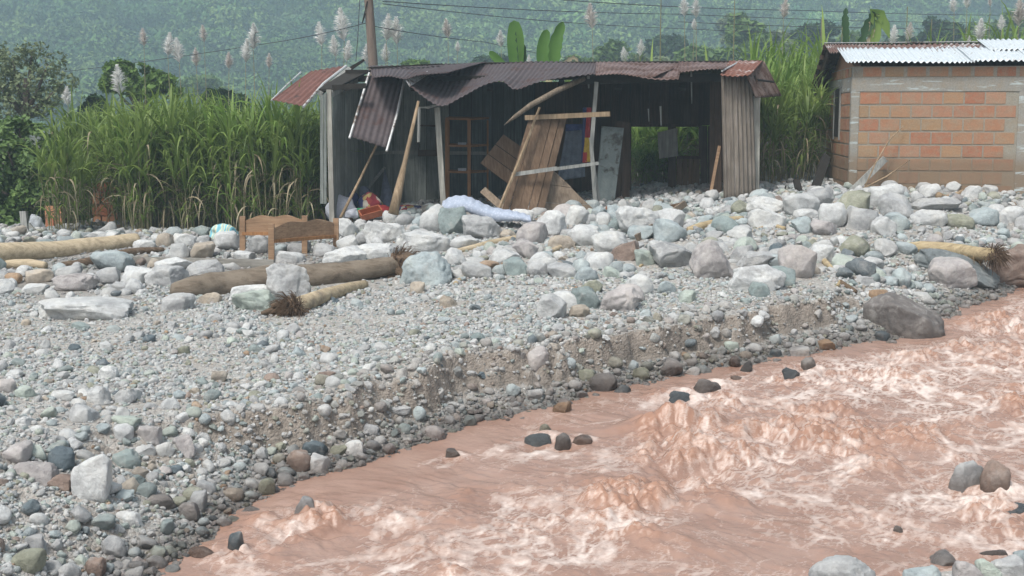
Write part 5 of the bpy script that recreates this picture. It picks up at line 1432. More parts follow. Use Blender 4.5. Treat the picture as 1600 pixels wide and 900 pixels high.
# muddy brown log, torn at its right end
e = log_thing('muddy_log', [(268, 450, 16.1), (290, 453, 16.1), (340, 448, 16.15), (420, 440, 16.3), (500, 432, 16.5), (570, 422, 16.7), (628, 413, 16.85)], [.05, .13, .17, .175, .155, .13, .11], M_MUDLOG, 'big brown mud-caked log lying across the rubble with a torn root end', 7, 40, bumpy=.16,
              ends=[(6, .17, .34, 200, M_FIBRE, (1, 0, .3), 1.1)])
for k, (q0, q1, q2) in enumerate([((622, 420, 16.8), (632, 430, 16.7), (628, 447, 16.6)), ((628, 405, 16.9), (640, 402, 16.9), (640, 418, 16.8)), ((615, 432, 16.75), (612, 440, 16.7), (600, 444, 16.6))]):
    log_tube([onl(e, q0[0], q0[1]), onl(e, min(q1[0], 628), q1[1]) + Vector(((q1[0] - min(q1[0], 628)) * .0085, -.1, 0)), onl(e, min(q2[0], 628), q2[1]) + Vector(((q2[0] - min(q2[0], 628)) * .0085, -.15, 0))], [.08, .07, .03], 12, 30 + k, .2).build('root', M_BARK, e, True)
# root-end log in the foreground gravel
e = log_thing('half_buried_log', [(570, 444, 16.0), (530, 455, 15.5), (490, 468, 15.1), (455, 483, 14.8)], [.05, .075, .09, .10], M_PALEBUR, 'pale log half buried in gravel ending in a dark tangle of roots', 11, 18,
              ends=[(3, .12, .26, 260, M_FIBRE, (-1, -.4, .05), 1.2), (3, .09, .18, 120, M_FIBRE, (-.4, -.6, -.3), 1.4)])
for k, (q0, q1, q2) in enumerate([((462, 482, 14.8), (432, 484, 14.65), (408, 490, 14.6)), ((456, 486, 14.75), (435, 496, 14.6), (412, 502, 14.55)), ((466, 478, 14.8), (452, 474, 14.7), (425, 478, 14.7)), ((470, 488, 14.8), (480, 492, 14.7), (496, 490, 14.65))]):
    log_tube([onl(e, q0[0], q0[1]), onl(e, q1[0], q1[1], -.05), onl(e, q2[0], q2[1], -.1)], [.06, .05, .02], 10, 40 + k, .25).build('root', M_BARK, e, True)
log_thing('pale_pole', [(700, 396, 17.0), (740, 387, 17.1), (775, 378, 17.3), (812, 371, 17.5)], [.035, .045, .045, .04], M_PALELOG, 'straight pale pole lying across the boulders below the mattress pad', 13, 12)
e = log_thing('frayed_log', [(1402, 390, 16.5), (1440, 388, 16.4), (1490, 391, 16.2), (1530, 396, 15.85), (1555, 398, 15.75)], [.07, .095, .095, .085, .08], M_YLOG, 'yellow barkless log with frayed brown ends lying over the dark slab', 15, 18, fixed=True,
              ends=[(0, .08, .28, 160, M_FIBREY, (-.4, -.5, -.7), .8), (4, .10, .20, 260, M_FIBRE, (.4, -.6, -.2), 1.5)])
fibres('fringe', onl(e, 1520, 402), .12, .22, 90, M_FIBREY, e, 9, (0, -.4, -1), .7)
fibres('fringe', onl(e, 1440, 394), .12, .18, 60, M_FIBREY, e, 10, (0, -.4, -1), .7)
for i, (pts, rr_, m, lab) in enumerate([
    ([(1076, 360, 17.3), (1110, 350, 17.6), (1160, 342, 17.8)], [.05, .06, .045], M_YLOG, 'yellowish broken log lying in the rubble beneath the grooved end wall'),
    ([(1130, 372, 17.0), (1165, 366, 17.1), (1196, 352, 17.3)], [.02, .02, .012], M_YLOG, 'thin yellow stick below the yellowish broken log'),
    ([(925, 363, 17.6), (948, 356, 17.7), (975, 345, 17.9)], [.035, .03, .02], M_YLOG, 'pale splintered branch in front of the hut doorway'),
    ([(845, 400, 16.5), (870, 388, 16.8), (896, 378, 17.0)], [.03, .03, .015], M_PALELOG, 'short pale branch beside the tan grey boulder'),
    ([(1372, 336, 18.2), (1385, 331, 18.3), (1402, 327, 18.4)], [.02, .025, .02], M_YLOG, 'small yellow stick between the domed boulders by the shed'),
    ([(1466, 305, 19.4), (1480, 309, 19.3), (1504, 300, 19.5)], [.05, .045, .04], M_LOGM, 'pale driftwood knot by the small white block at the brick wall'),
    ([(1170, 301, 19.9), (1185, 299, 19.9), (1202, 306, 19.7)], [.05, .05, .03], M_YLOG, 'torn yellow wood on top of the heap beside the grooved end wall'),
    ([(1200, 343, 18.0), (1210, 352, 17.9), (1225, 357, 17.8)], [.035, .035, .03], M_YLOG, 'little log end among the heap left of the bluish grey boulder'),
    ([(1312, 440, 15.0), (1325, 450, 14.8), (1338, 456, 14.6)], [.03, .04, .02], M_BARK, 'brown piece of bark above the large dark boulder'),
    ([(1300, 458, 14.5), (1308, 450, 14.6), (1312, 438, 14.7)], [.02, .03, .01], M_YLOG, 'splinter of yellow wood standing above the cut bank'),
    ([(712, 443, 15.6), (720, 436, 15.7), (728, 430, 15.8)], [.03, .03, .01], M_YLOG, 'yellow splinter beside the speckled light grey boulder'),
    ([(1000, 416, 16.0), (1010, 410, 16.1), (1016, 406, 16.2)], [.015, .02, .008], M_YLOG, 'tiny yellow splinter under the pale blue green stone'),
    ([(1280, 400, 15.6), (1292, 412, 15.5), (1300, 420, 15.4)], [.04, .04, .02], M_YLOG, 'light wood chip by the pale pointed boulder'),
    ([(1404, 303, 19.2), (1407, 320, 19.0), (1405, 336, 18.8)], [.018, .02, .015], M_LOGM, 'upright stick behind the grey sloping boulder')]):
    log_thing('drift_stick', pts, rr_, m, lab, 50 + i, 9, 'driftwood', 'bits of driftwood in the rubble', .15)
o = MB().beam(P(995, 372, hit(995, 372).y - .25), P(1070, 318, hit(1060, 330).y - .3), .09, .05, jag=.03).build('brown_board', M_BOARD_DUSTY); tag(o, 'brown board lying up against the white boulder by the doorway', 'board')
o = MB().beam(P(1040, 324, hit(1045, 330).y - .2), P(1070, 318, hit(1060, 330).y - .1), .05, .04, jag=.02).build('brown_board', M_BOARD_BROWN); tag(o, 'short brown board end on top of the rubble by the doorway', 'board')
log_thing('brown_stump', [(960, 344, 19.0), (953, 334, 19.0), (950, 322, 19.05)], [.05, .08, .03], wood_mat('reddish_stump', (.22, .10, .06), (.3, .15, .09)), 'small reddish brown stump under the hut doorway edge', 71, 10, 'stump')
# ------------------------------------------------------------------ leaves and cane
M_CANE = mat_leaf('cane_leaf', (.135, .215, .045), (.28, .37, .10), .45)
M_CANE2 = mat_leaf('cane_leaf_bright', (.17, .29, .055), (.30, .41, .11), .45)
M_DRY = mat_leaf('dry_cane_leaf', (.26, .21, .13), (.44, .39, .27), .2, .8)
M_STALK = mat_leaf('cane_stalk', (.17, .17, .08), (.30, .27, .16), .0, .7)
class Ribbons:
    def __init__(s): s.v = []; s.f = []
    def leaf(s, p, d, L, w, droop, n=7, twist=0.0, rnd=random):
        p = np.array(p, float); d = np.array(d, float); d /= np.linalg.norm(d)
        side = np.cross(d, (0, 0, 1.0)); 
        if np.linalg.norm(side) < 1e-3: side = np.array([1., 0, 0])
        side /= np.linalg.norm(side); base = len(s.v); st = L / n; a = rnd.uniform(-1, 1) * twist
        side = side * math.cos(a) + np.array([0, 0, 1.]) * math.sin(a)
        for i in range(n + 1):
            q = i / n; ww = w * (0.45 + 0.9 * math.sin(math.pi * min(1, q * 1.05 + .12))) * (1 - q ** 4) * .5 + .0015
            s.v.append(p - side * ww); s.v.append(p + side * ww)
            d = d + np.array([0, 0, -droop * (0.25 + 1.6 * q * q) * st * 2.2]); d /= np.linalg.norm(d)
            p = p + d * st
        for i in range(n):
            k = base + 2 * i; s.f.append([k, k + 1, k + 3, k + 2])
    def stem(s, p0, p1, r, n=4, r1=None):
        base = len(s.v); p0, p1 = np.array(p0, float), np.array(p1, float); r1 = r if r1 is None else r1
        for p, rr_ in ((p0, r), (p1, r1)):
            for k in range(n): s.v.append(p + np.array([math.cos(6.283 * k / n) * rr_, math.sin(6.283 * k / n) * rr_, 0]))
        for k in range(n): s.f.append([base + k, base + (k + 1) % n, base + n + (k + 1) % n, base + n + k])
    def mesh(s, name, m):
        me = mesh_np(name, np.array(s.v), np.array(s.f)); me.materials.append(m); return me
def cane_meshes(seed, H=2.75, n=14, spread=.36, mleaf=None, dry=.85):
    rnd = random.Random(seed); G, D, K = Ribbons(), Ribbons(), Ribbons()
    for i in range(n):
        a = rnd.uniform(0, 6.28); r = spread * math.sqrt(rnd.random()); x, y = r * math.cos(a), r * math.sin(a)
        lean = rnd.uniform(0, .26); hs = H * rnd.uniform(.40, .76); tx, ty = x + math.cos(a) * lean * hs, y + math.sin(a) * lean * hs
        K.stem((x, y, -.1), (tx, ty, hs), .014, 5, .010)
        for k in range(rnd.randint(7, 10)):                              # the fan of green leaves
            b = rnd.uniform(0, 6.28); el = rnd.uniform(.75, 1.45); t_ = rnd.uniform(.78, 1.0)
            L = H * rnd.uniform(.32, .55)
            G.leaf((x + (tx - x) * t_, y + (ty - y) * t_, hs * t_), (math.cos(b) * math.cos(el), math.sin(b) * math.cos(el), math.sin(el)), L, rnd.uniform(.032, .060), rnd.uniform(.45, 1.45), 8, .5, rnd)
        for k in range(rnd.randint(3, 6)):                               # lower leaves
            b = rnd.uniform(0, 6.28); t_ = rnd.uniform(.1, .8)
            G.leaf((x + (tx - x) * t_, y + (ty - y) * t_, hs * t_), (math.cos(b) * .6, math.sin(b) * .6, .8), H * rnd.uniform(.25, .4), .03, rnd.uniform(1.0, 1.9), 7, .6, rnd)
        for k in range(int(rnd.randint(2, 5) * dry)):                    # dead leaves hanging down the stalk
            b = rnd.uniform(0, 6.28); t_ = rnd.uniform(.25, .98)
            D.leaf((x + (tx - x) * t_, y + (ty - y) * t_, hs * t_), (math.cos(b) * .8, math.sin(b) * .8, .5), H * rnd.uniform(.2, .42), rnd.uniform(.018, .032), rnd.uniform(2.2, 4.0), 8, .8, rnd)
    return G.mesh('leaves', mleaf or M_CANE), D.mesh('dry_leaves', M_DRY), K.mesh('stalks', M_STALK)
CANE = [cane_meshes(200 + k) for k in range(6)]
CANEB = [cane_meshes(230 + k, mleaf=M_CANE2, dry=.4, n=11) for k in range(3)]
def cane(x, y, s, k, label, group, lib=CANE, z=None, rz=None):
    z = gh(x, y) - .03 if z is None else z
    e = empty('sugar_cane', (x, y, z), label, 'cane clump', group, rng_.uniform(0, 6.28) if rz is None else rz)
    e.scale = (s * .9, s * .9, s)
    for nm, me in zip(('leaves', 'dry_leaves', 'stalks'), lib[k % len(lib)]): link(nm, me, None, e)
    return e
rng_ = random.Random(77)
# front row, left of the hut: base pixel column, top pixel row
front = [(92, 195, 20.8), (122, 190, 21.6), (203, 178, 21.4), (220, 150, 21.2), (238, 148, 21.0), (270, 140, 21.3), (303, 146, 21.0), (333, 150, 21.2), (362, 145, 20.9), (392, 142, 21.1), (420, 130, 20.9), (448, 128, 21.2), (474, 135, 20.9), (481, 150, 21.4)]
names_ = ['leftmost sugar cane clump with a skirt of long dry leaves', 'sugar cane clump just left of the small orange brick outbuilding', 'sugar cane clump just right of the small orange brick outbuilding'] 
for i, (px, top, Y) in enumerate(front):
    x = P(px, 300, Y).x; z = gh(x, Y); H = P(px, top, Y).z - z
    lab = names_[i] if i < 3 else ('%s sugar cane clump from the wooden hut in the front row' % ['nearest', 'second', 'third', 'fourth', 'fifth', 'sixth', 'seventh', 'eighth', 'ninth', 'tenth', 'eleventh'][len(front) - 1 - i])
    cane(x, Y, H / 2.72 * rng_.uniform(.84, 1.12), i, lab, 'sugar cane clumps in the row left of the wooden hut', CANEB if i in (4, 8, 11) else CANE)
for r_i, (Y, dx, top) in enumerate(((21.9, 6, 150), (22.9, -8, 152), (24.0, 4, 158))):
    for i in range(15):
        px = 140 + dx + i * 26
        if r_i == 0 and 130 < px < 198: continue
        x = P(px, 300, Y).x; z = gh(x, Y) if Y < 27 else 1.0
        H = P(px, top + rng_.uniform(-12, 18), Y).z - z
        cane(x, Y, H / 2.72, i + r_i * 2, 'green sugar cane clump standing behind the front row of cane', 'sugar cane clumps in the rear rows of the left thicket')
# the gap between hut and shed, and behind it
for i, (px, top, Y, b) in enumerate([(1196, 112, 22.6, 0), (1216, 95, 23.6, 1), (1236, 100, 22.8, 0), (1256, 92, 24.6, 1), (1268, 118, 23.4, 0), (1206, 80, 25.2, 1), (1232, 70, 26.0, 0), (1262, 74, 26.2, 1), (1285, 100, 26.0, 0), (1178, 92, 25.5, 1), (1158, 98, 26, 0), (1185, 72, 27, 1), (1250, 66, 27, 1)]):
    x = P(px, 300, Y).x; z = gh(x, Y) if Y < 27 else 1.3
    H = P(px, top, Y).z - z
    cane(x, Y, H / 2.72, i, 'tall sugar cane clump growing in the gap between hut and brick shed', 'sugar cane clumps in the gap between hut and shed', CANEB if b else CANE)
# behind the hut: seen through the doorway, the window and between the boards
for i in range(22):
    px = 590 + i * 27; Y = 27.0 + (i % 3) * .3; x = P(px, 300, Y).x; z = gh(x, Y)
    cane(x, Y, .80 + .04 * (i % 4), i, 'green sugar cane clump standing behind the wooden hut', 'sugar cane clumps behind the wooden hut', CANEB if 14 <= i <= 18 else CANE)
for i in range(9):
    px = 990 + i * 14; Y = 26.3 + (i % 2) * .5; x = P(px, 300, Y).x; z = gh(x, Y)
    cane(x, Y, .66 + .08 * (i % 3), i + 2, 'sunlit sugar cane clump seen through the doorway or window of the hut', 'sugar cane clumps behind the wooden hut', CANEB)
for i, (px, Y, k) in enumerate([(992, 24.4, .30), (1006, 24.9, .38), (1020, 24.5, .28), (1034, 25.0, .36), (1064, 25.0, .55), (1082, 25.3, .6), (1000, 25.5, .5), (1026, 25.6, .55)]):
    e = cane(P(px, 300, Y).x, Y, k, i, 'low green weeds at the back threshold of the hut doorway', 'weeds behind the hut doorway', CANEB); e.name = 'weed_tuft'; e['category'] = 'weeds'; e.scale = (k * 1.5, k * 1.5, k)
# behind the brick shed
for i, (px, top, Y) in enumerate([(1478, 58, 29), (1512, 50, 30), (1545, 38, 29.5), (1572, 36, 30), (1598, 45, 29), (1440, 70, 30), (1530, 60, 28.2), (1300, 64, 29), (1340, 72, 30), (1400, 74, 30)]):
    x = P(px, 300, Y).x; z = 1.3; H = P(px, top, Y).z - z
    cane(x, Y, H / 2.72, i, 'bright green cane clump rising above the roof of the brick shed', 'cane clumps behind the brick shed', CANEB, z)

# ---- feathery plumes on tall stalks
M_PLUME = mat_leaf('plume_hair', (.86, .86, .84), (.95, .95, .93), .3, .9)
M_PLUMEP = mat_leaf('plume_hair_tan', (.74, .70, .66), (.88, .84, .81), .3, .9)
def plume_mesh(seed, m, L=.62, W=.15):
    rnd = random.Random(seed); R = Ribbons(); side = rnd.choice((-1, 1))
    for i in range(380):
        t_ = rnd.random() ** .8; z = L * t_
        wd = W * (math.sin(math.pi * min(1, (1 - t_) * .75 + .12)) ** 1.0) * (1.02 - t_ * .95) * 1.5
        a = rnd.uniform(0, 6.28); l = .05 + wd * rnd.uniform(.7, 1.4)
        R.leaf((0.02 * side * t_ * 3, 0, z), (math.cos(a) * .75 + side * .18, math.sin(a) * .75, .9), l, rnd.uniform(.012, .024), 3.2, 4, 1.0, rnd)
    R.stem((0, 0, 0), (side * .05, 0, L), .006, 4, .002)
    return R.mesh('plume', m)
PL = [plume_mesh(300 + k, M_PLUME) for k in range(4)] + [plume_mesh(320 + k, M_PLUMEP) for k in range(2)]
STM = {}
def plume(px, y0, y1, Y, label, tan=False, k=0):
    top, bot = P(px, y0, Y), P(px, y1, Y); L = top.z - bot.z; g = 1.0
    e = empty('cane_plume', (top.x, Y, g), label, 'plume', 'feathery white cane plumes above the fields')
    p = link('plume', PL[(4 + k % 2) if tan else k % 4], None, e); p.location = (0, 0, bot.z - g); p.scale = (L / .62 * 1.05, L / .62 * 1.05, L / .62); p.rotation_euler = (0, .06 * math.sin(px), px)
    R = Ribbons(); sg = math.sin(px * .7) * .12
    R.stem((sg, 0, 0), (sg * .5, 0, (bot.z - g) * .5), .014, 5, .011); R.stem((sg * .5, 0, (bot.z - g) * .5), (0, 0, bot.z - g), .011, 5, .006); link('stem', R.mesh('stem', M_STALK), None, e)
PLUMES = [(186,103,148,26,'slim plume in front of the round green bush',0),(105,136,166,26,'small plume by the big left tree',0),(224,45,72,34,'pale blurred plume left of a close pair over the left field',1),
 (261,52,88,34,'shorter left plume of a close pair over the left field',0),(279,60,98,34,'lower right plume of a close pair over the left field',0),(395,38,78,32,'tall plume of the pair left of the pole',0),
 (383,62,98,32,'lower plume of the pair left of the pole',0),(357,82,108,36,'small brownish plume below the pair left of the pole',1),(420,84,106,36,'small tan plume at the edge of the left field',1),(306,76,104,36,'thin plume between two pairs in the left field',1),(318,40,66,38,'faint plume high on the left slope',1),
 (502,35,72,32,'plume standing alone left of the tallest plume',0),(537,14,64,30,'tallest white plume left of the wooden pole',0),(524,56,90,30,'plume low beneath the tallest one',0),(541,64,96,31,'broad low plume nearest the foot of the tallest one',0),
 (573,70,100,31,'plume half hidden by the wooden pole',0),(603,23,64,30,'large plume right of the wooden pole',0),(620,28,70,30,'plume touching the large one right of the pole',0),(602,70,98,31,'little plume below the two right of the pole',0),
 (700,30,60,34,'pinkish plume alone above the middle of the hut',1),(715,65,82,36,'tiny plume below the pinkish one above the hut',0),(783,48,74,34,'white plume just left of the big upright banana leaf',0),(827,86,100,30,'short plume between the two banana plants',0),
 (926,6,46,30,'large pinkish plume standing alone right of the banana plants',1),(977,74,98,28,'white plume at the rear eave of the hut',0),(1000,62,88,28,'white plume right of the one at the rear eave',0),
 (1070,-4,26,30,'left plume of the big pair at the top of the view',0),(1088,-2,28,30,'right plume of the big pair at the top of the view',0),(1085,30,48,31,'tiny plume below the big pair at the top',0),
 (1225,-2,30,30,'tall pinkish plume above the cane in the gap',1),(1395,40,70,29,'narrow white plume just behind the white roof',0),(1420,36,64,30,'tan plume right of the narrow one behind the white roof',1),
 (1492,-6,20,29,'wide white plume at the top above the brick shed',0),(1512,-8,14,30,'faint plume beside the wide white one at the top',0),(1532,30,66,28,'big loose plume behind the right part of the white roof',0),(1515,56,68,28,'drooping plume beneath the big loose one',0),
 (1566,24,48,28,'round tufted plume above the right part of the roof',0),(1594,-2,42,28,'tan plume at the right edge of the view',1),(1548,-4,10,31,'small plume at the top near the right edge',1)]
for i, (px, a, b, Y, lab, tn) in enumerate(PLUMES): plume(px, a, b, Y, lab, bool(tn), i)
# bare flower stalks
for i, (px, y0, Y, lab) in enumerate([(1033, -10, 30, 'long thin pale stalk right of the hut doorway top'), (1148, 0, 30, 'thin upright stalk left of the gap cane'), (1284, 28, 30, 'pale stalk above the left end of the shed roof'), (1418, 10, 31, 'thin stalk crossing the wires behind the shed'), (1316, 40, 30, 'short pale stalk near the rolled banana leaf'), (1456, 30, 31, 'grey stalk between plumes behind the shed')]):
    R = Ribbons(); top = P(px, y0, Y); R.stem((0, 0, 0), (0, 0, top.z - 1.0), .022, 5, .010)
    o = link('cane_stalk', R.mesh('cane_stalk', M_STALK), None, None, (top.x, Y, 1.0)); tag(o, lab, 'stalk', 'bare cane flower stalks')

# ---- banana plants
M_BANANA = mat_leaf('banana_leaf', (.07, .17, .03), (.17, .33, .07), .45, .4)
M_BANDARK = mat_leaf('banana_leaf_dark', (.03, .075, .03), (.05, .11, .04), .2, .5)
def bleaf(pts, w, m, parent, fold=.5, nm='leaf', split=0):
    pts = [Vector(p) for p in pts]; n = len(pts); vs_, fs = [], []; rnd = random.Random(int(pts[0].x * 100))
    for i, p in enumerate(pts):
        t_ = i / (n - 1); t = (pts[min(i + 1, n - 1)] - pts[max(0, i - 1)]).normalized(); side = t.cross(Vector((0, 1, .1))).normalized(); ww = w * (math.sin(math.pi * min(1, t_ * .86 + .10)) ** .6) * (.15 if t_ > .98 else 1)
        if split: ww *= 1 - split * (i % 2) * rnd.uniform(.3, 1)
        vs_ += [p - side * ww + Vector((0, -fold * ww, 0)), p, p + side * ww + Vector((0, -fold * ww, 0))]
    for i in range(n - 1):
        k = 3 * i; fs += [[k, k + 1, k + 4, k + 3], [k + 1, k + 2, k + 5, k + 4]]
    return MB().add(vs_, fs).build(nm, m, parent, True)
def curve(pts, Y, n=14):
    pts = [P(x, y, Y) for x, y in pts]; out = []
    for i in range(len(pts) - 1):
        for k in range(n // (len(pts) - 1)):
            q = k / (n // (len(pts) - 1)); p0, p1, p2, p3 = pts[max(i - 1, 0)], pts[i], pts[i + 1], pts[min(i + 2, len(pts) - 1)]
            out.append(0.5 * ((2 * p1) + (p2 - p0) * q + (2 * p0 - 5 * p1 + 4 * p2 - p3) * q * q + (3 * p1 - p0 - 3 * p2 + p3) * q ** 3))
    return out + [pts[-1]]
def banana(px, label, leaves, Y=26, trunk_top=110):
    e = empty('banana_plant', (P(px, 300, Y).x, Y, 1.1), label, 'banana plant', 'banana plants behind the buildings')
    MB().tube([(e.location.x, Y, 1.0), P(px, trunk_top, Y)], [.11, .07], 12).build('trunk', M_STALK, e, True)
    for pts, w, m, fo, sp in leaves: bleaf(curve(pts, Y), w, m, e, fo, split=sp)
banana(812, 'banana plant with one wide upright leaf behind the hut roof', [([(808, 118), (806, 80), (805, 52), (803, 32)], .17, M_BANANA, .5, 0), ([(812, 118), (816, 90), (812, 62), (808, 46)], .10, M_BANDARK, .3, .5), ([(806, 122), (788, 104), (770, 86), (764, 84)], .08, M_BANANA, .4, 0)])
banana(858, 'banana plant with two upright leaves side by side behind the hut roof', [([(852, 122), (848, 92), (850, 66), (855, 46)], .13, M_BANANA, .6, 0), ([(864, 122), (866, 88), (870, 60), (880, 34)], .14, M_BANANA, .6, .25), ([(870, 110), (884, 98), (896, 90), (904, 97)], .05, M_DRY, .3, .6)])
banana(1322, 'dark rolled banana leaf sticking up behind the shed roof', [([(1322, 80), (1321, 50), (1320, 28), (1322, 12)], .085, M_BANDARK, .5, .6)], 27, 90)
banana(1366, 'tattered banana plant with a bright green arching leaf behind the shed', [([(1342, 78), (1352, 50), (1364, 26), (1368, 20)], .13, M_BANDARK, .4, .6), ([(1362, 80), (1370, 40), (1366, 20), (1378, 30), (1390, 60)], .14, M_CANE2, .4, .5), ([(1350, 75), (1360, 56), (1362, 40), (1358, 30)], .07, M_DRY, .4, .6)], 27, 90)

# ------------------------------------------------------------------ trees
def mk_leafmat(name, c, c2): return mat_leaf(name, c, c2, .25, .6, .7)
M_LEAF_A = mk_leafmat('leaf_mid', (.085, .16, .045), (.16, .25, .07))
M_LEAF_B = mk_leafmat('leaf_dark', (.022, .055, .020), (.05, .10, .032))
M_LEAF_C = mk_leafmat('leaf_bright', (.09, .17, .03), (.17, .28, .06))
M_LEAF_D = mk_leafmat('leaf_olive', (.14, .18, .09), (.22, .27, .14))
M_TRUNKB = mat_plain('tree_bark', (.13, .105, .085), .9, .3, 6, .5, 'World')
def crown_mesh(name, clumps, n, size, m, seed, elong=1.6, shell=.55):
    """leaf-sized faces through the volume of uneven clumps"""
    r = np.random.default_rng(seed); C_ = np.array(clumps, float); vol = (C_[:, 3] * C_[:, 4] * C_[:, 5]) ** .75; idx = r.choice(len(C_), n, p=vol / vol.sum())
    d = r.normal(size=(n, 3)); d /= np.linalg.norm(d, axis=1)[:, None]; rad = (shell + (1 - shell) * r.random(n) ** .5)
    nz = 1 + .35 * noise3(d[:, 0] * 2.2 + idx * 3.1, d[:, 1] * 2.2, d[:, 2] * 2.2, seed) * 1.6
    p = C_[idx, :3] + d * C_[idx, 3:6] * (rad * nz)[:, None]
    hole = noise3(p[:, 0] * 1.4 / size / 6, p[:, 1] * 1.4 / size / 6, p[:, 2] * 1.4 / size / 6, seed + 3) > -.16
    p, d = p[hole], d[hole]; n = len(p)
    nrm = d * .6 + r.normal(size=(n, 3)) * .55 + np.array([0, 0, .5]); nrm /= np.linalg.norm(nrm, axis=1)[:, None]
    a = np.cross(nrm, r.normal(size=(n, 3))); a /= np.linalg.norm(a, axis=1)[:, None]; b = np.cross(nrm, a)
    s = size * r.uniform(.55, 1.25, n)[:, None]
    v = np.stack([p - a * s * elong * .5, p + b * s * .42, p + a * s * elong * .5, p - b * s * .42], 1).reshape(-1, 3)
    return mesh_np(name, v, np.arange(4 * n).reshape(n, 4), False)
def tree(name, base, clumps, n, size, m, label, group, seed, trunk_r=.12, limbs=True, cat='tree', trunk_top=None, inner=None):
    """clumps: world-space ellipsoids x,y,z,rx,ry,rz"""
    base = Vector(base); e = empty(name, base, label, cat, group)
    cl = [(c[0] - base.x, c[1] - base.y, c[2] - base.z, c[3], c[4], c[5]) for c in clumps]
    me = crown_mesh('crown', cl, n, size, m, seed); me.materials.append(m); link('crown', me, None, e)
    cc = np.array(clumps); top = Vector(cc[:, :3].mean(0)) if trunk_top is None else Vector(trunk_top)
    mb = MB(); mid = base.lerp(top, .55) + Vector((trunk_r * .8, 0, 0)); mb.tube([base - Vector((0, 0, .2)), mid, top], [trunk_r, trunk_r * .7, trunk_r * .4], 9, rough=.08, seed=seed)
    if limbs:
        for c in clumps[:14]:
            q = Vector(c[:3]); s0 = mid.lerp(top, .3); mb.tube([s0, s0.lerp(q, .5) + Vector((0, 0, -.05 * (q - s0).length)), q], [trunk_r * .45, trunk_r * .3, trunk_r * .1], 6)
    mb.build('trunk', M_TRUNKB, e, True)
    return e
def clumps_px(lst, Y, dep=.9):
    """(px, py, radius x px, radius y px[, dY]) read from the photo at distance Y"""
    out = []
    for q in lst:
        y_ = Y + (q[4] if len(q) > 4 else 0); p = P(q[0], q[1], y_); k = y_ / 2000
        out.append((p.x, p.y, p.z, q[2] * k, (q[2] + q[3]) / 2 * k * dep, q[3] * k))
    return out
# the airy tree at the left
rt = random.Random(5)
L = [(20, 95, 34, 26), (50, 78, 22, 14), (75, 100, 30, 20), (100, 128, 22, 18), (40, 130, 40, 24), (-10, 120, 40, 40), (80, 150, 26, 18), (20, 165, 40, 22), (-30, 80, 30, 30), (60, 170, 28, 16)]
tree('airy_tree', (P(15, 300, 30).x, 30, .8), clumps_px(L, 30), 9000, .06, M_LEAF_D, 'tall airy olive green tree at the left edge with thin grey branches', None, 61, .16)
L = [(10, 230, 50, 40), (50, 260, 40, 42), (-20, 290, 50, 50), (45, 310, 45, 40), (70, 215, 26, 20), (0, 340, 60, 30), (80, 290, 22, 40), (100, 330, 20, 30), (30, 200, 30, 18), (66, 345, 34, 18)]
tree('shrub_mass', (P(20, 370, 22.4).x, 22.4, .6), clumps_px(L, 22.4), 15000, .075, M_LEAF_A, 'dense dark green bush filling the left edge below the airy tree', None, 62, .10, cat='bush')
L = [(186, 112, 24, 18), (205, 105, 18, 12), (225, 118, 26, 14), (250, 128, 22, 14), (172, 130, 16, 14), (200, 132, 28, 16), (235, 140, 34, 14), (268, 146, 18, 10)]
tree('round_bush', (P(205, 300, 36).x, 36, .8), clumps_px(L, 36), 7000, .13, M_LEAF_C, 'bright green round-topped tree behind the left cane', None, 63, .14)
L = [(148, 165, 18, 16), (160, 180, 16, 14), (136, 176, 14, 12)]
tree('small_tree', (P(148, 300, 34).x, 34, .8), clumps_px(L, 34), 2600, .12, M_LEAF_B, 'small dark green tree between the airy tree and the round-topped one', None, 64, .08)
L = [(340, 152, 24, 14), (372, 158, 20, 10), (355, 165, 30, 10)]
tree('small_tree', (P(355, 300, 40).x, 40, .8), clumps_px(L, 40), 2600, .14, M_LEAF_B, 'low dark tree peeping over the middle of the left cane', None, 65, .08)
# the wood behind: each crown one can tell apart
far_t = [((1035, 68, 46, 30, 110), 'B', 'dark domed tree above the hut roof right of the banana plants'), ((1165, 48, 34, 34, 95), 'A', 'tall leafy tree rising left of the gap cane'),
 ((1215, 62, 34, 26, 100), 'D', 'lighter tree right of the tall leafy one'), ((1268, 48, 40, 26, 105), 'B', 'dark round tree above the left end of the shed roof'), ((965, 78, 34, 22, 90), 'A', 'mid green tree behind the rear eave of the hut'),
 ((1100, 82, 46, 22, 85), 'A', 'broad low tree between the domed and the tall leafy tree'), ((1010, 96, 40, 18, 80), 'D', 'pale green bushy tree just over the hut roof'), ((775, 90, 34, 14, 95), 'B', 'low domed tree behind the banana plants'),
 ((650, 94, 22, 8, 60), 'C', 'small yellow green bush peeping over the hut roof'), ((1460, 42, 40, 30, 100), 'B', 'dark tree behind the plumes above the shed'), ((1408, 62, 34, 20, 95), 'B', 'dark low tree behind the narrow plume'),
 ((1525, 55, 40, 26, 110), 'A', 'green tree behind the big loose plume'), ((1590, 40, 36, 30, 105), 'A', 'leafy tree at the right edge behind the shed'), ((1330, 62, 34, 20, 110), 'A', 'tree behind the rolled banana leaf'),
 ((900, 96, 34, 12, 85), 'A', 'low tree right of the paired banana leaves'), ((1140, 30, 22, 16, 130), 'D', 'small distant tree left of the tall leafy one'), ((310, 120, 34, 14, 120), 'A', 'distant tree at the foot of the slope over the left cane')]
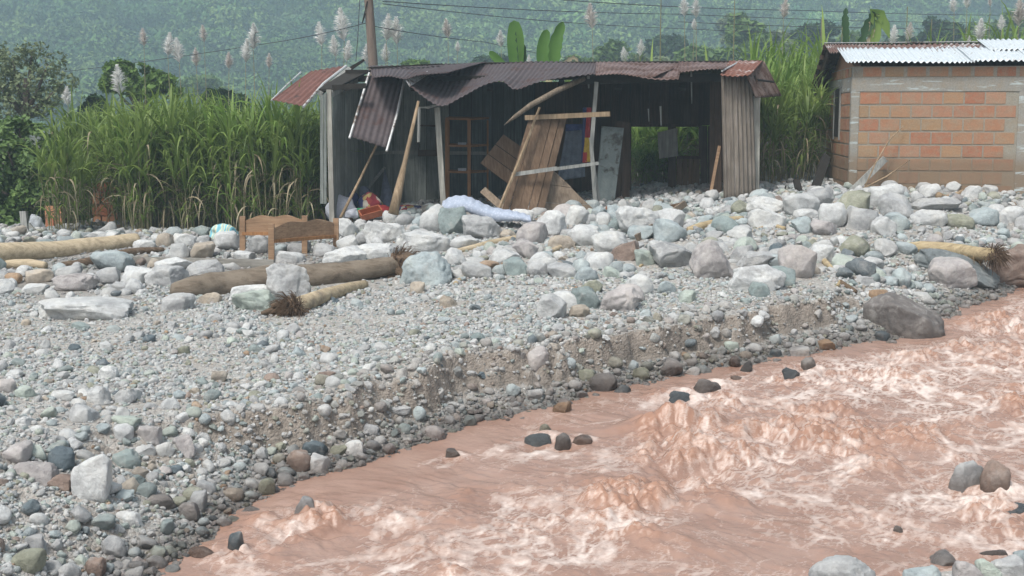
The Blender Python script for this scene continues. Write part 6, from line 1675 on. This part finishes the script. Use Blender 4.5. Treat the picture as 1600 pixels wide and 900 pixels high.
for i, ((px, py, rx, ry, Y), mm, lab) in enumerate(far_t):
    rnd = random.Random(70 + i); L = []
    for k in range(11):
        a = rnd.uniform(0, 6.28); q = math.sqrt(rnd.random()) * .8; L.append((px + math.cos(a) * rx * q, py + 6 - abs(math.sin(a)) * ry * q * .9 + rnd.uniform(0, ry * .6), rx * rnd.uniform(.28, .48), ry * rnd.uniform(.3, .5), rnd.uniform(-2, 2)))
    L += [(px, py + ry * .9, rx * .9, ry * .5), (px + rx * .2, py + ry * 1.6, rx, ry * .6)]
    tree('broadleaf_tree', (P(px, 300, Y).x, Y, .9), clumps_px(L, Y), 3800, Y * .0042, {'A': M_LEAF_A, 'B': M_LEAF_B, 'C': M_LEAF_C, 'D': M_LEAF_D}[mm], lab, 'trees beyond the field', 80 + i, .25, limbs=False)

# ------------------------------------------------------------------ small brick hut in the cane and the fence before it
def plain_box_wall(name, x0, x1, y0, y1, Y, label, dep=2.0):
    e = empty(name, P((x0 + x1) / 2, y1, Y), label, 'building')
    br = MB(); mo = MB(); a, b = P(x0, y1 + 6, Y), P(x1, y0, Y); mo.box(((a.x + b.x) / 2, Y + dep / 2 + .03, (a.z + b.z) / 2), (b.x - a.x - .04, dep, b.z - a.z)); mo.build('wall', M_MORTAR, e)
    z = a.z; r = 0
    while z < b.z:
        x = a.x - (r % 2) * .16
        while x < b.x:
            u0, u1 = max(x, a.x), min(x + .31, b.x)
            if u1 - u0 > .05: br.box(((u0 + u1) / 2, Y + .02, z + .1), (u1 - u0 - .012, .05, .195))
            x += .325
        z += .21; r += 1
    br.build('brickwork', mat_brick2, e); return e
t = NT('orange_brick'); g = t.n('ShaderNodeNewGeometry'); mat_brick2 = t.set(t.ramp(g.outputs['Random Per Island'], [(0, (.34, .12, .06)), (.5, (.42, .17, .09)), (1, (.5, .25, .14))]), .9)
e = plain_box_wall('brick_outbuilding', 146, 181, 286, 368, 22.6, 'little orange brick outbuilding showing between the cane clumps')
MB().slab([P(136, 276, 22.4), P(176, 272, 22.4), P(182, 284, 22.5), P(138, 286, 22.5)], .03, (0, 1, 0)).build('roof', M_ZEDGE, e)
plain_box_wall('brick_outbuilding', 72, 96, 326, 372, 21.9, 'low piece of orange brick wall under the dark bush')
for i, (x0, y0, x1, y1, w, lab) in enumerate([(37, 330, 42, 384, .10, 'stout grey fence post at the foot of the dark bush'), (21, 352, 22, 382, .05, 'thin fence stake at the left edge'), (44, 350, 76, 384, .06, 'slanting fence brace beside the stout grey post')]):
    o = MB().beam(P(x0, y0, 20.75), P(x1, y1 + 4, 20.7), w, w).build('fence_post', M_BOARD_GREY); tag(o, lab, 'post', 'old fence at the left')
blob('white_sack', P(57, 350, 21.4), (.30, .2, .34), mat_plain('white_plastic', (.4, .43, .46), .6), 20, label='crumpled white plastic behind the fence posts', cat='plastic')

# ------------------------------------------------------------------ pole and wires
pole = empty('utility_pole', (P(580, 300, 27).x, 27, 1.0), 'round weathered wooden utility pole rising behind the hut roof', 'pole')
MB().tube([(P(588, 300, 27).x, 27, .8), P(583, 100, 27), P(576, 0, 27), P(571, -90, 27)], [.13, .10, .09, .085], 12, rough=.03).build('shaft', mat_plain('grey_brown_pole', (.22, .17, .14), .9, .25, 5, .4, 'World', (6, 6, .6)), pole, True)
MB().beam(P(520, -80, 27), P(625, -82, 27), .12, .10).build('crossarm', M_BOARD_DARK, pole)
MB().tube([P(574, 2, 26.9), P(566, 36, 26.9), P(576, 8, 27)], .012, 5).build('guy_loop', M_BLACK, pole)
M_WIRE = mat_plain('dark_wire', (.07, .075, .08), .6, .1, 3)
def wire(pts, r, label):
    pp = [P(*p) for p in pts]; out = []
    for a, b in zip(pp[:-1], pp[1:]):
        for k in range(8): q = k / 8; out.append(a.lerp(b, q) - Vector((0, 0, .25 * 4 * q * (1 - q) * (b - a).length / 60)))
    o = MB().tube(out + [pp[-1]], r, 5).build('power_line', M_WIRE, None, True); tag(o, label, 'cable', 'overhead wires')
wire([(598, 2, 27), (1060, 22, 38), (1700, 34, 60)], .010, 'highest wire running right from the pole')
wire([(880, 0, 34), (1250, 16, 44), (1700, 22, 60)], .012, 'wire crossing the top of the view right of the big plumes')
wire([(578, 40, 27), (760, 66, 34), (900, 92, 44)], .009, 'thin wire dipping from the pole toward the banana plants')
wire([(572, 36, 27), (430, 66, 33), (-60, 128, 48)], .009, 'wire sagging left from the pole across the slope')
wire([(598, 6, 27), (1000, 42, 40), (1700, 58, 60)], .009, 'second wire right of the pole, lower than the highest')
wire([(1060, 34, 36), (1400, 44, 40), (1700, 46, 46)], .010, 'faint wire just over the white roof')
wire([(562, 0, 27), (559, 60, 27), (556, 96, 27)], .008, 'thin cable hanging down left of the pole')

# ------------------------------------------------------------------ the wooded slope
hx = np.linspace(-420, 420, 150); hy = np.linspace(140, 800, 150); HX, HY = np.meshgrid(hx, hy)
def hill_h(X, Y):
    f = fbm2(X / 160 + 4, Y / 200, 4, 91)
    ramp = np.clip((Y - 200) / 450, 0, 1.0)
    return -2 + 16 * sstep(150, 260, Y) * .5 + 112 * ramp ** 1.1 + 22 * f * sstep(200, 450, Y) + 9 * np.abs(fbm2(X / 45, Y / 70, 3, 93)) * sstep(220, 400, Y) - 18 * sstep(-50, 300, X) * sstep(250, 500, Y) * 0
HZ = hill_h(HX, HY)
t = NT('wooded_slope'); v = t.coord('World'); n = t.noise(v, .016, 5, .6); n2 = t.noise(v, .12, 4, .6)
c = t.mix(t.ramp(n, [(.46, 0.), (.60, 1.)]), (.08, .15, .05), (.19, .28, .09)); c = t.mix(t.ramp(n2, [(.3, .5), (.7, 0.)]), c, (.02, .045, .018))
M_SLOPE = t.set(c, .95, t.bump(n2, .6, 2.0), .1)
o = link('hillside', mesh_np('hillside', np.stack([HX, HY, HZ], -1).reshape(-1, 3), grid_faces(len(hx), len(hy))), M_SLOPE); tag(o, kind='structure')
# forest: crowns nobody could count
fc = bpy.data.collections.new('crown_kinds')
t = NT('forest_crown'); aa = t.n('ShaderNodeAttribute', attribute_type='INSTANCER', attribute_name='pcol'); v = t.coord('World'); n = t.noise(v, .9, 4, .7); g = t.n('ShaderNodeNewGeometry')
c = t.mix(1.0, aa.outputs['Color'], t.ramp(n, [(.3, (.55,) * 3), (.7, (1.3,) * 3)]), 'MULTIPLY'); M_FOREST = t.set(c, .9, None, .1)
for k in range(6):
    rnd = random.Random(400 + k); cl = [(rnd.gauss(0, .38), rnd.gauss(0, .38), rnd.uniform(-.1, .55), rnd.uniform(.3, .5), rnd.uniform(.3, .5), rnd.uniform(.22, .38)) for _ in range(9)]
    me = crown_mesh('forest_crown', cl, 1500, .085, M_FOREST, 500 + k); me.materials.append(M_FOREST); fc.objects.link(bpy.data.objects.new('crown_kind_%d' % k, me))
r = np.random.default_rng(9); n = 31000
Y = 165 + (720 - 165) * r.random(n) ** .85; X = r.uniform(-.56, .56, n) * Y
op = fbm2(X / 60 + 2, Y / 80, 3, 95); keepm = r.random(n) < (.35 + .65 * sstep(.22, .02, op)); X, Y, op = X[keepm], Y[keepm], op[keepm]; n = len(X)
Z = hill_h(X, Y); sc = r.uniform(1.8, 1.8, n) + 5.5 * r.random(n) ** 2.2 * (1 + .3 * fbm2(X / 50, Y / 50, 2, 96)) * np.where(op > .12, .55, 1)
pal = np.array([(.07, .14, .05), (.10, .18, .055), (.04, .09, .038), (.16, .24, .075), (.10, .165, .065)]); c = pal[r.integers(0, 5, n)] * r.uniform(.8, 1.25, n)[:, None] * (1 + .9 * sstep(.0, .25, op))[:, None] * (1 + .55 * fbm2(X / 18, Y / 26, 2, 97))[:, None]
pos = np.stack([X, Y, Z + sc * .5], -1); rot = np.stack([0 * X, 0 * X, r.uniform(0, 6.28, n)], -1); scl = np.stack([sc, sc, sc * r.uniform(.8, 1.3, n)], -1)
stuff_points('forest', [(pos, rot, scl, c)], fc, 'dense broadleaf forest covering the far hillside', 'forest')

# ------------------------------------------------------------------ humid air
t = bpy.data.materials.new('haze_air'); t.use_nodes = True; nt = t.node_tree; nt.nodes.clear()
oo = nt.nodes.new('ShaderNodeOutputMaterial'); pv = nt.nodes.new('ShaderNodeVolumePrincipled')
pv.inputs['Color'].default_value = (.66, .87, 1.0, 1); pv.inputs['Density'].default_value = HAZE; pv.inputs['Anisotropy'].default_value = 0.0
nt.links.new(pv.outputs[0], oo.inputs['Volume'])
hm = MB(); hm.box((0, 400, 78), (1300, 880, 164)); haze = hm.build('haze', t, None, loc=(0, 0, 0)); tag(haze, 'pale bluish humid air over the valley', 'haze', None, 'stuff')
